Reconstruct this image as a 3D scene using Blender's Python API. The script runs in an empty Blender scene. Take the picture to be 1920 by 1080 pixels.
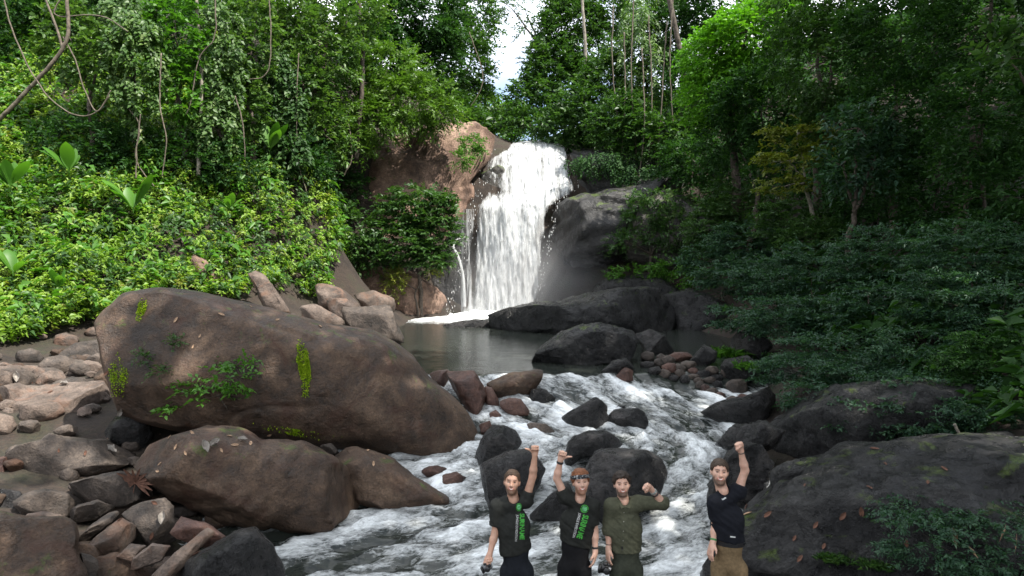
import bpy, bmesh, math, random
import numpy as np
from mathutils import Vector, Matrix
from mathutils.bvhtree import BVHTree

rng = np.random.default_rng(11)
random.seed(11)
scene = bpy.context.scene
COL = scene.collection
R = math.radians

# ------------------------------------------------------------------ camera
FPX = 1297.0
CAMZ = 4.0
PITCH = math.atan(40.0 / FPX)
cam_data = bpy.data.cameras.new('camera')
cam_data.sensor_width = 36.0
cam_data.lens = 36.0 * FPX / 1920.0
cam_data.clip_start = 0.1
cam_data.clip_end = 2000.0
cam = bpy.data.objects.new('camera', cam_data)
COL.objects.link(cam)
cam.location = (0, 0, CAMZ)
cam.rotation_euler = (math.pi / 2 - PITCH, 0, 0)
scene.camera = cam

# ------------------------------------------------------------------ light
SUN_DIR = Vector((0.62, -0.42, 1.12)).normalized()      # towards the sun
SUN_EL = math.asin(SUN_DIR.z)
SUN_AZ = math.atan2(SUN_DIR.x, SUN_DIR.y)
world = bpy.data.worlds.new('World')
scene.world = world
world.use_nodes = True
wn, wl = world.node_tree.nodes, world.node_tree.links
bg = wn['Background']
sky = wn.new('ShaderNodeTexSky')
sky.sky_type = 'NISHITA'
sky.sun_disc = False
sky.sun_elevation = SUN_EL
sky.sun_rotation = SUN_AZ
tc = wn.new('ShaderNodeTexCoord')
cn = wn.new('ShaderNodeTexNoise')
cn.inputs['Scale'].default_value = 2.2
cn.inputs['Detail'].default_value = 6
cr = wn.new('ShaderNodeMapRange')
cr.inputs['From Min'].default_value = 0.36
cr.inputs['From Max'].default_value = 0.56
cmix = wn.new('ShaderNodeMix')
cmix.data_type = 'RGBA'
cmix.inputs['B'].default_value = (9.5, 9.8, 10.2, 1)
wl.new(tc.outputs['Generated'], cn.inputs['Vector'])
wl.new(cn.outputs['Fac'], cr.inputs['Value'])
wl.new(cr.outputs['Result'], cmix.inputs['Factor'])
wl.new(sky.outputs['Color'], cmix.inputs['A'])
wl.new(cmix.outputs['Result'], bg.inputs['Color'])
bg.inputs['Strength'].default_value = 0.12
sun_data = bpy.data.lights.new('sun', 'SUN')
sun_data.energy = 5.0
sun_data.angle = R(0.6)
sun_data.color = (1.0, 0.95, 0.86)
sun = bpy.data.objects.new('sun', sun_data)
COL.objects.link(sun)
sun.rotation_euler = SUN_DIR.to_track_quat('Z', 'Y').to_euler()
sun.location = (20, -10, 40)
vs = scene.view_settings
vs.view_transform = 'Standard'
vs.look = 'None'
vs.gamma = 1.0
vs.use_curve_mapping = False
vs.exposure = 1.1
scene.cycles.max_bounces = 8
scene.cycles.transparent_max_bounces = 24

# ------------------------------------------------------------------ helpers
def ray(px, py):
    cx, cy = (px - 960.0) / FPX, (540.0 - py) / FPX
    c, s = math.cos(PITCH), math.sin(PITCH)
    return np.array([cx, c + cy * s, -s + cy * c])

def P(px, py, d):
    """the point of the place seen at photo pixel (px, py), d metres ahead"""
    r = ray(px, py)
    return np.array([0, 0, CAMZ]) + r * (d / r[1])

def norm(a):
    return a / np.maximum(np.linalg.norm(a, axis=-1, keepdims=True), 1e-9)

_perm = np.random.default_rng(3).permutation(256)
_perm = np.concatenate([_perm, _perm, _perm])
_grad = norm(np.random.default_rng(4).normal(size=(256, 3)))

def pnoise(p):
    p = np.asarray(p, dtype=float)
    i = np.floor(p).astype(int)
    f = p - i
    u = f * f * f * (f * (f * 6 - 15) + 10)
    i &= 255
    out = 0
    for dx in (0, 1):
        wx = u[..., 0] if dx else 1 - u[..., 0]
        for dy in (0, 1):
            wy = u[..., 1] if dy else 1 - u[..., 1]
            for dz in (0, 1):
                wz = u[..., 2] if dz else 1 - u[..., 2]
                h = _perm[_perm[_perm[(i[..., 0] + dx) & 255] + ((i[..., 1] + dy) & 255)] + ((i[..., 2] + dz) & 255)]
                g = _grad[h]
                dot = g[..., 0] * (f[..., 0] - dx) + g[..., 1] * (f[..., 1] - dy) + g[..., 2] * (f[..., 2] - dz)
                out = out + wx * wy * wz * dot
    return out * 1.6

def fbm(p, octaves=4, gain=0.5):
    p = np.asarray(p, dtype=float)
    a, s, t = 1.0, 0, 0
    for o in range(octaves):
        s = s + a * pnoise(p + 17.3 * o)
        t += a
        p = p * 2.03
        a *= gain
    return s / t

def mesh_np(name, V, F, attrs=None, smooth=True):
    """V (n,3); F: an (m,k) array or a list of such"""
    me = bpy.data.meshes.new(name)
    V = np.asarray(V, dtype=np.float32)
    Fs = F if isinstance(F, list) else [F]
    Fs = [np.asarray(f, dtype=np.int32) for f in Fs if len(f)]
    me.vertices.add(len(V))
    me.vertices.foreach_set('co', V.ravel())
    loops = np.concatenate([f.ravel() for f in Fs])
    sizes = np.concatenate([np.full(len(f), f.shape[1], dtype=np.int32) for f in Fs])
    starts = np.concatenate([[0], np.cumsum(sizes)[:-1]]).astype(np.int32)
    me.loops.add(len(loops))
    me.loops.foreach_set('vertex_index', loops)
    me.polygons.add(len(sizes))
    me.polygons.foreach_set('loop_start', starts)
    me.polygons.foreach_set('loop_total', sizes)
    me.polygons.foreach_set('use_smooth', np.full(len(sizes), smooth))
    for k, a in (attrs or {}).items():
        a = np.asarray(a, dtype=np.float32)
        if a.ndim == 1:
            at = me.attributes.new(k, 'FLOAT', 'POINT')
            at.data.foreach_set('value', a)
        else:
            at = me.attributes.new(k, 'FLOAT_VECTOR', 'POINT')
            at.data.foreach_set('vector', a.ravel())
    me.update(calc_edges=True)
    me.validate()
    return me

def link(name, me, mat=None, parent=None, label=None, cat=None, group=None, kind=None):
    o = bpy.data.objects.new(name, me)
    COL.objects.link(o)
    if mat is not None and me is not None:
        for m in (mat if isinstance(mat, (list, tuple)) else [mat]):
            me.materials.append(m)
    if parent is not None:
        o.parent = parent
    if label: o['label'] = label
    if cat: o['category'] = cat
    if group: o['group'] = group
    if kind: o['kind'] = kind
    return o

def empty(name, loc, label, cat, group=None):
    o = link(name, None, label=label, cat=cat, group=group)
    o.location = loc
    o.empty_display_size = 0.2
    return o

def child(name, V, F, mat, root, attrs=None, label=None, smooth=True, kind=None):
    """a part whose vertices are given in world space"""
    V = np.asarray(V, dtype=float) - np.array(root.location)
    return link(name, mesh_np(name, V, F, attrs, smooth), mat, parent=root, label=label, kind=kind)

def grid_faces(nu, nv, wrap=False):
    """quads of an nu x nv vertex grid (row-major, index = i*nv + j); wrap closes j"""
    i = np.arange(nu - 1)[:, None]
    j = np.arange(nv if wrap else nv - 1)[None, :]
    j2 = (j + 1) % nv
    return np.stack([i * nv + j, i * nv + j2, (i + 1) * nv + j2, (i + 1) * nv + j], -1).reshape(-1, 4)

def tube(pts, radii, sides=7):
    pts = np.asarray(pts, dtype=float)
    n = len(pts)
    radii = np.broadcast_to(np.asarray(radii, dtype=float), (n,))
    t = norm(np.gradient(pts, axis=0))
    ref = np.array([0.13, 0.95, 0.28])
    a = norm(np.cross(t, ref))
    b = np.cross(t, a)
    ang = np.linspace(0, 2 * np.pi, sides, endpoint=False)
    V = pts[:, None] + radii[:, None, None] * (a[:, None] * np.cos(ang)[None, :, None] + b[:, None] * np.sin(ang)[None, :, None])
    V = V.reshape(-1, 3)
    F = grid_faces(n, sides, True)
    V = np.vstack([V, pts[0], pts[-1]])
    j = np.arange(sides)
    c0 = np.stack([np.full(sides, n * sides), (j + 1) % sides, j], -1)
    c1 = np.stack([np.full(sides, n * sides + 1), (n - 1) * sides + j, (n - 1) * sides + (j + 1) % sides], -1)
    return V, [F, np.vstack([c0, c1])]

def join(parts):
    """parts: list of (V, [F...]) -> V, [quads, tris]"""
    Vs, Q, T, o = [], [], [], 0
    for V, Fl in parts:
        Vs.append(V)
        for F in (Fl if isinstance(Fl, list) else [Fl]):
            (Q if F.shape[1] == 4 else T).append(F + o)
        o += len(V)
    out = []
    if Q: out.append(np.vstack(Q))
    if T: out.append(np.vstack(T))
    return np.vstack(Vs), out

def spline(pts, n):
    """smooth curve through pts (Catmull-Rom), n samples"""
    p = np.asarray(pts, dtype=float)
    p = np.vstack([2 * p[0] - p[1], p, 2 * p[-1] - p[-2]])
    m = len(p) - 3
    t = np.linspace(0, m - 1e-6, n)
    i = t.astype(int)
    f = (t - i)[:, None]
    a, b, c, d = p[i], p[i + 1], p[i + 2], p[i + 3]
    return 0.5 * (2 * b + (c - a) * f + (2 * a - 5 * b + 4 * c - d) * f ** 2 + (3 * b - a - 3 * c + d) * f ** 3)

# ------------------------------------------------------------------ materials
def mat_new(name):
    m = bpy.data.materials.new(name)
    m.use_nodes = True
    return m, m.node_tree.nodes, m.node_tree.links, m.node_tree.nodes['Principled BSDF']

def noise_node(n, l, scale, detail=5, rough=0.55, vec=None, dist=0.0):
    t = n.new('ShaderNodeTexNoise')
    t.inputs['Scale'].default_value = scale
    t.inputs['Detail'].default_value = detail
    t.inputs['Roughness'].default_value = rough
    t.inputs['Distortion'].default_value = dist
    if vec is not None:
        l.new(vec, t.inputs['Vector'])
    return t

def ramp(n, l, src, stops):
    r = n.new('ShaderNodeValToRGB')
    e = r.color_ramp.elements
    while len(e) < len(stops):
        e.new(0.5)
    for k, (p, c) in enumerate(stops):
        e[k].position = p
        e[k].color = (c[0], c[1], c[2], 1) if len(c) == 3 else c
    l.new(src, r.inputs['Fac'])
    return r

def mixc(n, l, fac, a, b):
    m = n.new('ShaderNodeMix')
    m.data_type = 'RGBA'
    for sock, v in (('Factor', fac), ('A', a), ('B', b)):
        if hasattr(v, 'is_output') or isinstance(v, bpy.types.NodeSocket):
            l.new(v, m.inputs[sock])
        elif sock == 'Factor':
            m.inputs[sock].default_value = v
        else:
            m.inputs[sock].default_value = (v[0], v[1], v[2], 1)
    return m.outputs['Result']

def maprange(n, l, src, a, b, lo=0.0, hi=1.0):
    r = n.new('ShaderNodeMapRange')
    r.inputs['From Min'].default_value = a
    r.inputs['From Max'].default_value = b
    r.inputs['To Min'].default_value = lo
    r.inputs['To Max'].default_value = hi
    l.new(src, r.inputs['Value'])
    return r.outputs['Result']

def math_node(n, l, op, a, b=None):
    m = n.new('ShaderNodeMath')
    m.operation = op
    for k, v in ((0, a), (1, b)):
        if v is None: continue
        if isinstance(v, (int, float)):
            m.inputs[k].default_value = v
        else:
            l.new(v, m.inputs[k])
    return m.outputs[0]

def rock_mat(name, dark, mid, light, rough=(0.45, 0.8), moss=0.0, bump=0.6, scale=1.0, stain=None, mosscol=(0.05, 0.075, 0.012)):
    m, n, l, b = mat_new(name)
    tc = n.new('ShaderNodeTexCoord')
    geo = n.new('ShaderNodeNewGeometry')
    vec = geo.outputs['Position']
    big = noise_node(n, l, 0.7 * scale, 5, 0.6, vec, 0.4)
    mid_n = noise_node(n, l, 3.5 * scale, 7, 0.65, vec, 0.3)
    fine = noise_node(n, l, 28 * scale, 6, 0.7, vec)
    s = math_node(n, l, 'ADD', math_node(n, l, 'MULTIPLY', big.outputs['Fac'], 0.55), math_node(n, l, 'MULTIPLY', mid_n.outputs['Fac'], 0.45))
    col = ramp(n, l, s, [(0.39, dark), (0.5, mid), (0.61, light)]).outputs['Color']
    spk = ramp(n, l, fine.outputs['Fac'], [(0.3, (0.4, 0.4, 0.4)), (0.5, (1, 1, 1)), (0.72, (1.55, 1.5, 1.42))]).outputs['Color']
    mul = n.new('ShaderNodeMix'); mul.data_type = 'RGBA'; mul.blend_type = 'MULTIPLY'
    mul.inputs['Factor'].default_value = 0.8
    l.new(col, mul.inputs['A']); l.new(spk, mul.inputs['B'])
    col = mul.outputs['Result']
    if stain:
        st = noise_node(n, l, 1.3 * scale, 6, 0.6, vec, 1.2)
        col = mixc(n, l, maprange(n, l, st.outputs['Fac'], 0.53, 0.66, 0, 0.75), col, stain)
    if moss > 0:
        sep = n.new('ShaderNodeSeparateXYZ')
        l.new(geo.outputs['Normal'], sep.inputs[0])
        mn = noise_node(n, l, 2.1 * scale, 7, 0.7, vec, 0.5)
        f = math_node(n, l, 'ADD', mn.outputs['Fac'], math_node(n, l, 'MULTIPLY', sep.outputs['Z'], 0.12))
        f = maprange(n, l, f, 0.72 - moss * 0.25, 0.8 - moss * 0.25, 0, 0.9)
        mc = ramp(n, l, fine.outputs['Fac'], [(0.3, tuple(c * 0.6 for c in mosscol)), (0.7, tuple(c * 1.5 for c in mosscol))]).outputs['Color']
        col = mixc(n, l, f, col, mc)
    l.new(col, b.inputs['Base Color'])
    rr = maprange(n, l, mid_n.outputs['Fac'], 0.35, 0.65, rough[0], rough[1])
    l.new(rr, b.inputs['Roughness'])
    b.inputs['Specular IOR Level'].default_value = 0.4
    bp1 = n.new('ShaderNodeBump'); bp1.inputs['Strength'].default_value = bump; bp1.inputs['Distance'].default_value = 0.11
    pit = noise_node(n, l, 11 * scale, 6, 0.7, vec, 0.6)
    hsum = math_node(n, l, 'ADD', mid_n.outputs['Fac'], math_node(n, l, 'MULTIPLY', fine.outputs['Fac'], 0.3))
    hsum = math_node(n, l, 'ADD', hsum, math_node(n, l, 'MULTIPLY', pit.outputs['Fac'], 0.7))
    vor = n.new('ShaderNodeTexVoronoi'); vor.feature = 'DISTANCE_TO_EDGE'
    vor.inputs['Scale'].default_value = 0.9 * scale
    wv = n.new('ShaderNodeVectorMath'); wv.operation = 'ADD'
    l.new(vec, wv.inputs[0])
    wsc = n.new('ShaderNodeVectorMath'); wsc.operation = 'SCALE'; wsc.inputs['Scale'].default_value = 0.9
    l.new(mid_n.outputs['Color'], wsc.inputs[0]); l.new(wsc.outputs[0], wv.inputs[1])
    l.new(wv.outputs[0], vor.inputs['Vector'])
    crack = maprange(n, l, vor.outputs["Distance"], 0.0, 0.02, 0.0, 0.16)
    hsum = math_node(n, l, 'ADD', hsum, crack)
    l.new(hsum, bp1.inputs['Height'])
    l.new(bp1.outputs['Normal'], b.inputs['Normal'])
    return m

def leaf_mat(name, cols, trans=0.35, rough=0.45, spec=0.35):
    """cols: 3 greens, dark to light, picked by each leaf's own random value"""
    m, n, l, b = mat_new(name)
    at = n.new('ShaderNodeAttribute'); at.attribute_name = 'var'
    col = ramp(n, l, at.outputs['Fac'], [(0.0, cols[0]), (0.5, cols[1]), (0.93, cols[2]), (1.0, cols[3] if len(cols) > 3 else cols[2])]).outputs['Color']
    l.new(col, b.inputs['Base Color'])
    b.inputs['Roughness'].default_value = rough
    b.inputs['Specular IOR Level'].default_value = spec
    tr = n.new('ShaderNodeBsdfTranslucent')
    tcx = n.new('ShaderNodeMix'); tcx.data_type = 'RGBA'; tcx.blend_type = 'MULTIPLY'; tcx.inputs['Factor'].default_value = 1
    tcx.inputs['B'].default_value = (1.3, 1.5, 0.5, 1)
    l.new(col, tcx.inputs['A']); l.new(tcx.outputs['Result'], tr.inputs['Color'])
    mx = n.new('ShaderNodeMixShader'); mx.inputs[0].default_value = trans
    l.new(b.outputs[0], mx.inputs[1]); l.new(tr.outputs[0], mx.inputs[2])
    l.new(mx.outputs[0], n['Material Output'].inputs['Surface'])
    return m

def bark_mat(name, a, c):
    m, n, l, b = mat_new(name)
    geo = n.new('ShaderNodeNewGeometry')
    t = noise_node(n, l, 9, 6, 0.65, geo.outputs['Position'])
    l.new(ramp(n, l, t.outputs['Fac'], [(0.35, a), (0.65, c)]).outputs['Color'], b.inputs['Base Color'])
    b.inputs['Roughness'].default_value = 0.85
    bp = n.new('ShaderNodeBump'); bp.inputs['Strength'].default_value = 0.6; bp.inputs['Distance'].default_value = 0.02
    l.new(t.outputs['Fac'], bp.inputs['Height']); l.new(bp.outputs['Normal'], b.inputs['Normal'])
    return m

def plain_mat(name, col, rough=0.6, spec=0.3, noise_amt=0.25, noise_scale=60, bump=0.0, metal=0.0):
    m, n, l, b = mat_new(name)
    geo = n.new('ShaderNodeTexCoord')
    t = noise_node(n, l, noise_scale, 4, 0.6, geo.outputs['Object'])
    lo = tuple(c * (1 - noise_amt) for c in col); hi = tuple(min(1, c * (1 + noise_amt)) for c in col)
    l.new(ramp(n, l, t.outputs['Fac'], [(0.35, lo), (0.65, hi)]).outputs['Color'], b.inputs['Base Color'])
    b.inputs['Roughness'].default_value = rough
    b.inputs['Specular IOR Level'].default_value = spec
    b.inputs['Metallic'].default_value = metal
    if bump:
        bp = n.new('ShaderNodeBump'); bp.inputs['Strength'].default_value = bump; bp.inputs['Distance'].default_value = 0.01
        l.new(t.outputs['Fac'], bp.inputs['Height']); l.new(bp.outputs['Normal'], b.inputs['Normal'])
    return m

M = {}
M['brown_rock'] = rock_mat('brown_rock', (0.02, 0.0125, 0.008), (0.06, 0.037, 0.024), (0.118, 0.077, 0.051), (0.42, 0.8), moss=0.2, stain=(0.05, 0.022, 0.013))
M['grey_rock'] = rock_mat('grey_rock', (0.022, 0.018, 0.015), (0.06, 0.047, 0.039), (0.12, 0.095, 0.078), (0.55, 0.85))
M['pale_rock'] = rock_mat('pale_rock', (0.045, 0.034, 0.028), (0.1, 0.075, 0.061), (0.175, 0.135, 0.112), (0.6, 0.9), stain=(0.16, 0.09, 0.06))
M['red_rock'] = rock_mat('red_rock', (0.03, 0.015, 0.012), (0.075, 0.038, 0.029), (0.14, 0.078, 0.06), (0.35, 0.7))
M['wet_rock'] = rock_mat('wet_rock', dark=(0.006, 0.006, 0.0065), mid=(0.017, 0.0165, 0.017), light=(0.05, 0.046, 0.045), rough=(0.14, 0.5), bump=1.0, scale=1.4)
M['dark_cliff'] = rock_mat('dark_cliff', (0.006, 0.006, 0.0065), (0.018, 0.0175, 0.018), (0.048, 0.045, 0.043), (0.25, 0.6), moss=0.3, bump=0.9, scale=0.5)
M['moss_cliff'] = rock_mat('moss_cliff', (0.02, 0.02, 0.02), (0.05, 0.047, 0.043), (0.1, 0.09, 0.08), (0.4, 0.7), moss=0.62, bump=0.9, scale=0.5, mosscol=(0.06, 0.11, 0.012))
M['earth_cliff'] = rock_mat('earth_cliff', (0.06, 0.037, 0.027), (0.17, 0.108, 0.08), (0.3, 0.205, 0.155), (0.7, 0.95), moss=0.3, bump=0.9, scale=0.45)
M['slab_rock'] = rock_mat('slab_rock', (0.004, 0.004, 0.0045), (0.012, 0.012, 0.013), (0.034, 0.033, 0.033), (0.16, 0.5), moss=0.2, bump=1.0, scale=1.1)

# ------------------------------------------------------------------ terrain
CTRL = []
def cp(px, py, d, dz=0.0):
    p = P(px, py, d); CTRL.append((p[0], p[1], p[2] + dz))
def cw(*p): CTRL.append(p)
for p in [(-0.2, 7.1, 0.02), (1.2, 7.2, 0.02), (2.15, 6.75, 0.28), (0.5, 6.0, 0.0), (2, 5.5, 0.1), (0, 0, -0.6), (-6, 0, 0.0), (6, 0, 0.8), (-2, 3, -0.6), (0.6, 8.2, -0.5),
          (-2.5, 9.7, -1.0), (1, 9.7, -.9), (1.5, 12.5, -.55), (2.5, 15, -.1), (2.5, 17, .6), (1, 20, .4), (0, 26, .2), (-2, 32, .2), (0, 36, .4), (4.5, 22, .5), (3.2, 11.5, -.3), (-0.8, 12, -.5),
          (6, 26.5, .7), (-3, 11, -.9), (-1, 15, .0), (0, 17.5, .5), (-3.5, 24, .5), (3, 30, .5), (6.5, 30.5, 0.8), (-4, 29, .6), (4.2, 15.8, .3),
          (-12, 16.2, 1.5), (-7.9, 10.7, .5), (-5.8, 7.8, .3), (-5.1, 10.1, -.1), (-3.6, 8.6, -.7), (-4, 14, .2), (-7, 14, .8), (-8.9, 22, 2.3), (-6.6, 27, 1.7), (-5.4, 31, 1.4), (-10, 12.5, .9), (-5.5, 18.5, 1.2), (-3.2, 19, .6),
          (-35, 25, 15), (-40, 45, 24), (-35, 5, 8), (-20, 8, 4), (-15, 0, 2), (-12, 8, 1.4), (-60, 0, 14), (-60, 60, 30),
          (2, 46, 11.2), (1.5, 60, 12.5), (0, 90, 16), (0.5, 40.6, 7.3), (0.5, 39.6, 0.8), (0.6, 42.5, 8.3), (1, 44, 10.9),
          (35, 30, 18), (30, 10, 9), (20, 5, 4.5), (15, 0, 3), (40, 50, 25), (20, 60, 21), (12, 55, 16), (60, 0, 16), (60, 60, 30),
          (-10, 55, 17), (-20, 60, 23), (0, 130, 24), (-45, 120, 38), (45, 120, 38), (0, 250, 40), (-150, 100, 45), (150, 100, 45), (-150, -40, 25), (150, -40, 25), (0, -60, -4), (-20, -40, 3), (20, -40, 4), (300, 300, 50), (-300, 300, 50), (0, 400, 50)]:
    cw(*p)
for a in [(0, 640, 19), (200, 600, 22), (400, 558, 25), (600, 562, 30), (0, 450, 23), (0, 300, 27), (300, 450, 26), (300, 300, 29), (500, 400, 30), (560, 300, 33),
          (300, 100, 35), (0, 100, 32), (600, 200, 39), (620, 500, 37), (700, 300, 40), (850, 250, 44), (850, 575, 38.6), (750, 540, 37.5),
          (1060, 570, 40), (1100, 330, 42.5), (1200, 310, 43), (1300, 400, 40), (1250, 520, 38), (1400, 560, 30), (1380, 640, 25.5),
          (1420, 700, 19), (1500, 750, 15.5), (1390, 840, 12.5, -1.0), (1430, 1010, 9.5, -.9), (1370, 900, 11.6, -1.0), (1300, 1040, 9.4, -.9), (1700, 910, 10), (1900, 800, 11.5), (1900, 1010, 8),
          (1700, 600, 18.5), (1900, 600, 15.5), (1900, 400, 22), (1600, 400, 28), (1500, 300, 36), (1900, 200, 32)]:
    cp(*a)
CT = np.array(CTRL)
def _phi(r2): return np.sqrt(r2 + 1.0)
_d2 = ((CT[:, None, :2] - CT[None, :, :2]) ** 2).sum(-1)
_A = np.block([[_phi(_d2) - 0.02 * np.eye(len(CT)), np.ones((len(CT), 1))], [np.ones((1, len(CT))), np.zeros((1, 1))]])
_w = np.linalg.solve(_A, np.concatenate([CT[:, 2], [0]]))

def terrain(x, y, rough=True):
    x = np.asarray(x, dtype=float); y = np.asarray(y, dtype=float)
    sh = x.shape
    xf, yf = x.ravel(), y.ravel()
    out = np.empty(len(xf))
    for k in range(0, len(xf), 20000):
        r2 = (xf[k:k + 20000, None] - CT[None, :, 0]) ** 2 + (yf[k:k + 20000, None] - CT[None, :, 1]) ** 2
        out[k:k + 20000] = _phi(r2) @ _w[:-1] + _w[-1]
    if rough:
        p = np.stack([xf, yf, np.zeros_like(xf)], -1)
        out = out + 0.16 * fbm(p * 0.9, 3)
    return out.reshape(sh)

WY = np.array([4.0, 7.0, 9.7, 10.9, 12.6, 15.0, 16.6, 17.2, 60])
WZ = np.array([-.95, -.68, -.38, -.22, .1, .52, .92, 1.3, 1.3])
def water_z(x, y):
    x = np.asarray(x, dtype=float)
    off = 0.35 * np.sin(x * 0.9 + 0.6) + 0.25 * (x - 2) * np.clip((y - 13) / 3, 0, 1) * -0.35
    return np.interp(y + off, WY, WZ)

def hit(px, py, d0=5.0, d1=90.0):
    r = ray(px, py)
    d = np.arange(d0, d1, 0.08)
    p = np.array([0, 0, CAMZ]) + r[None] * (d / r[1])[:, None]
    z = terrain(p[:, 0], p[:, 1], False)
    inw = (np.abs(p[:, 0]) < 9) & (p[:, 1] < 38.5)
    z = np.where(inw, np.maximum(z, water_z(p[:, 0], p[:, 1])), z)
    k = np.argmax(p[:, 2] < z)
    return d[k] if p[k, 2] < z[k] else d1

def axis(*segs):
    out = []
    for a, b, s in segs:
        out.append(np.arange(a, b, s))
    return np.concatenate(out + [[segs[-1][1]]])
gx = axis((-420, -60, 30), (-60, -26, 2.0), (-26, 22, 0.38), (22, 60, 2.0), (60, 420, 30))
gy = axis((-120, -4, 6), (-4, 48, 0.38), (48, 100, 2), (100, 520, 20))
X, Y = np.meshgrid(gx, gy, indexing='ij')
Z = terrain(X, Y)
gm, n, l, b = mat_new('forest_floor')
geo = n.new('ShaderNodeNewGeometry')
t1 = noise_node(n, l, 0.8, 6, 0.65, geo.outputs['Position'])
t2 = noise_node(n, l, 14, 6, 0.7, geo.outputs['Position'])
c = ramp(n, l, t1.outputs['Fac'], [(0.35, (0.016, 0.011, 0.008)), (0.5, (0.035, 0.024, 0.017)), (0.66, (0.028, 0.028, 0.014))]).outputs['Color']
c2 = ramp(n, l, t2.outputs['Fac'], [(0.3, (0.45, 0.42, 0.4)), (0.55, (1, 1, 1)), (0.72, (1.7, 1.45, 1.2))]).outputs['Color']
mm = n.new('ShaderNodeMix'); mm.data_type = 'RGBA'; mm.blend_type = 'MULTIPLY'; mm.inputs['Factor'].default_value = 1
l.new(c, mm.inputs['A']); l.new(c2, mm.inputs['B']); l.new(mm.outputs['Result'], b.inputs['Base Color'])
b.inputs['Roughness'].default_value = 0.9
bp = n.new('ShaderNodeBump'); bp.inputs['Distance'].default_value = 0.08; bp.inputs['Strength'].default_value = 0.8
l.new(t2.outputs['Fac'], bp.inputs['Height']); l.new(bp.outputs['Normal'], b.inputs['Normal'])
link('ground', mesh_np('ground', np.stack([X, Y, Z], -1).reshape(-1, 3), grid_faces(len(gx), len(gy))[:, ::-1]), gm, kind='structure')

# ------------------------------------------------------------------ rocks
_ico = {}
def ico(level):
    if level not in _ico:
        bm = bmesh.new()
        bmesh.ops.create_icosphere(bm, subdivisions=level, radius=1)
        V = np.array([v.co[:] for v in bm.verts])
        F = np.array([[v.index for v in f.verts] for f in bm.faces])
        bm.free()
        _ico[level] = (norm(V), F)
    return _ico[level]

def ray_poly(poly, ang):
    """distance from the origin to polygon (k,2) in each direction"""
    a = poly; bb = np.roll(poly, -1, 0)
    e = bb - a
    dx, dy = np.cos(ang)[:, None], np.sin(ang)[:, None]
    den = dx * e[None, :, 1] - dy * e[None, :, 0]
    den = np.where(np.abs(den) < 1e-9, 1e-9, den)
    t = (a[None, :, 0] * e[None, :, 1] - a[None, :, 1] * e[None, :, 0]) / den
    s = (a[None, :, 0] * dy - a[None, :, 1] * dx) / den
    ok = (t > 0) & (s >= -1e-6) & (s <= 1 + 1e-6)
    t = np.where(ok, t, 0)
    return t.max(1)

ZF = {'F': (0, 0, 1.0), '5': (180, 520, 1.928), '6': (740, 540, 2.743), '8': (0, 640, 2.453), '4': (0, 520, 1.928), 'W': (840, 240, 2.843)}
def to_px(frame, pts):
    ox, oy, s = ZF[frame]
    return np.array([(ox + a / s, oy + b / s) for a, b in pts], dtype=float)

def rock_shape(poly_px, d, thick, level=4, facets=12, rough=0.06, sink=0.2, seed=0, box=0.7, cut=0.66, back=1.0, lean=0.0, fine=0.7, strata=0.008):
    """a boulder whose face towards the valley has the traced outline; returns world verts, faces"""
    r = np.random.default_rng(seed + 100)
    c = poly_px.mean(0)
    c = 0.5 * (c + 0.5 * (poly_px.min(0) + poly_px.max(0)))
    C = P(c[0], c[1], d)
    f = norm(C - np.array([0, 0, CAMZ]))
    right = norm(np.cross(f, [0, 0, 1.0])); up = np.cross(right, f)
    W = np.array([P(a, b_, d) for a, b_ in poly_px]) - C
    pl = np.stack([W @ right, W @ up], -1)
    size = math.sqrt(np.ptp(pl[:, 0]) * np.ptp(pl[:, 1]))
    tab_a = np.linspace(-np.pi, np.pi, 361)[:-1]
    tab = ray_poly(pl, tab_a)
    k = np.array([1, 2, 3, 2, 1.0]); k /= k.sum()
    tab = sum(kk * np.roll(tab, j - 2) for j, kk in enumerate(k))
    V, F = ico(level)
    ang = np.arctan2(V[:, 2], V[:, 0])
    rr = np.hypot(V[:, 0], V[:, 2])
    Rr = np.interp(ang, np.append(tab_a, np.pi), np.append(tab, tab[0]))
    dn = np.clip(-np.sin(ang), 0, 1)
    Rr = Rr * (1 + sink * dn)
    rr2 = rr ** box
    yy = np.sign(V[:, 1]) * np.abs(V[:, 1]) ** box * thick
    yy = np.where(yy > 0, yy * back, yy)
    L = np.stack([np.cos(ang) * Rr * rr2, yy, np.sin(ang) * Rr * rr2], -1)
    L[:, 1] += lean * L[:, 2]
    for _ in range(facets):                                   # flat broken faces
        nn = norm(r.normal(size=3) * np.array([1, 1.2, 1]))
        s = L @ nn
        h = s.max() * r.uniform(cut, 0.97)
        ov = np.maximum(s - h, 0)
        L = L - nn[None] * (ov * 0.95)[:, None]
    N = norm(L / np.array([np.ptp(L[:, 0]), np.ptp(L[:, 1]), np.ptp(L[:, 2])]) ** 2 + 1e-9)
    q = L / size * 2.2 + seed * 7.7
    disp = rough * size * fbm(q, 3) + fine * 0.05 * size * rough / 0.09 * (0.5 - np.abs(fbm(q * 3.1 + 5, 4))) * 1.2
    strat = norm(r.normal(size=3) * np.array([.5, .4, 1]))
    lay = (L @ strat) / size * 7 + 1.5 * fbm(q * 0.8 + 3, 2)
    step = np.abs(lay - np.round(lay)) * 2
    disp = disp + strata * size * (np.clip((step - 0.2) / 0.5, 0, 1) - 0.5)
    crease = np.clip(1 - np.abs(fbm(q * 0.7 + 11, 2)) / 0.035, 0, 1)
    disp = disp - 0.006 * size * crease
    L = L + N * disp[:, None]
    Wv = C + L[:, :1] * right + L[:, 1:2] * f + L[:, 2:3] * up
    return Wv, F

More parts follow.
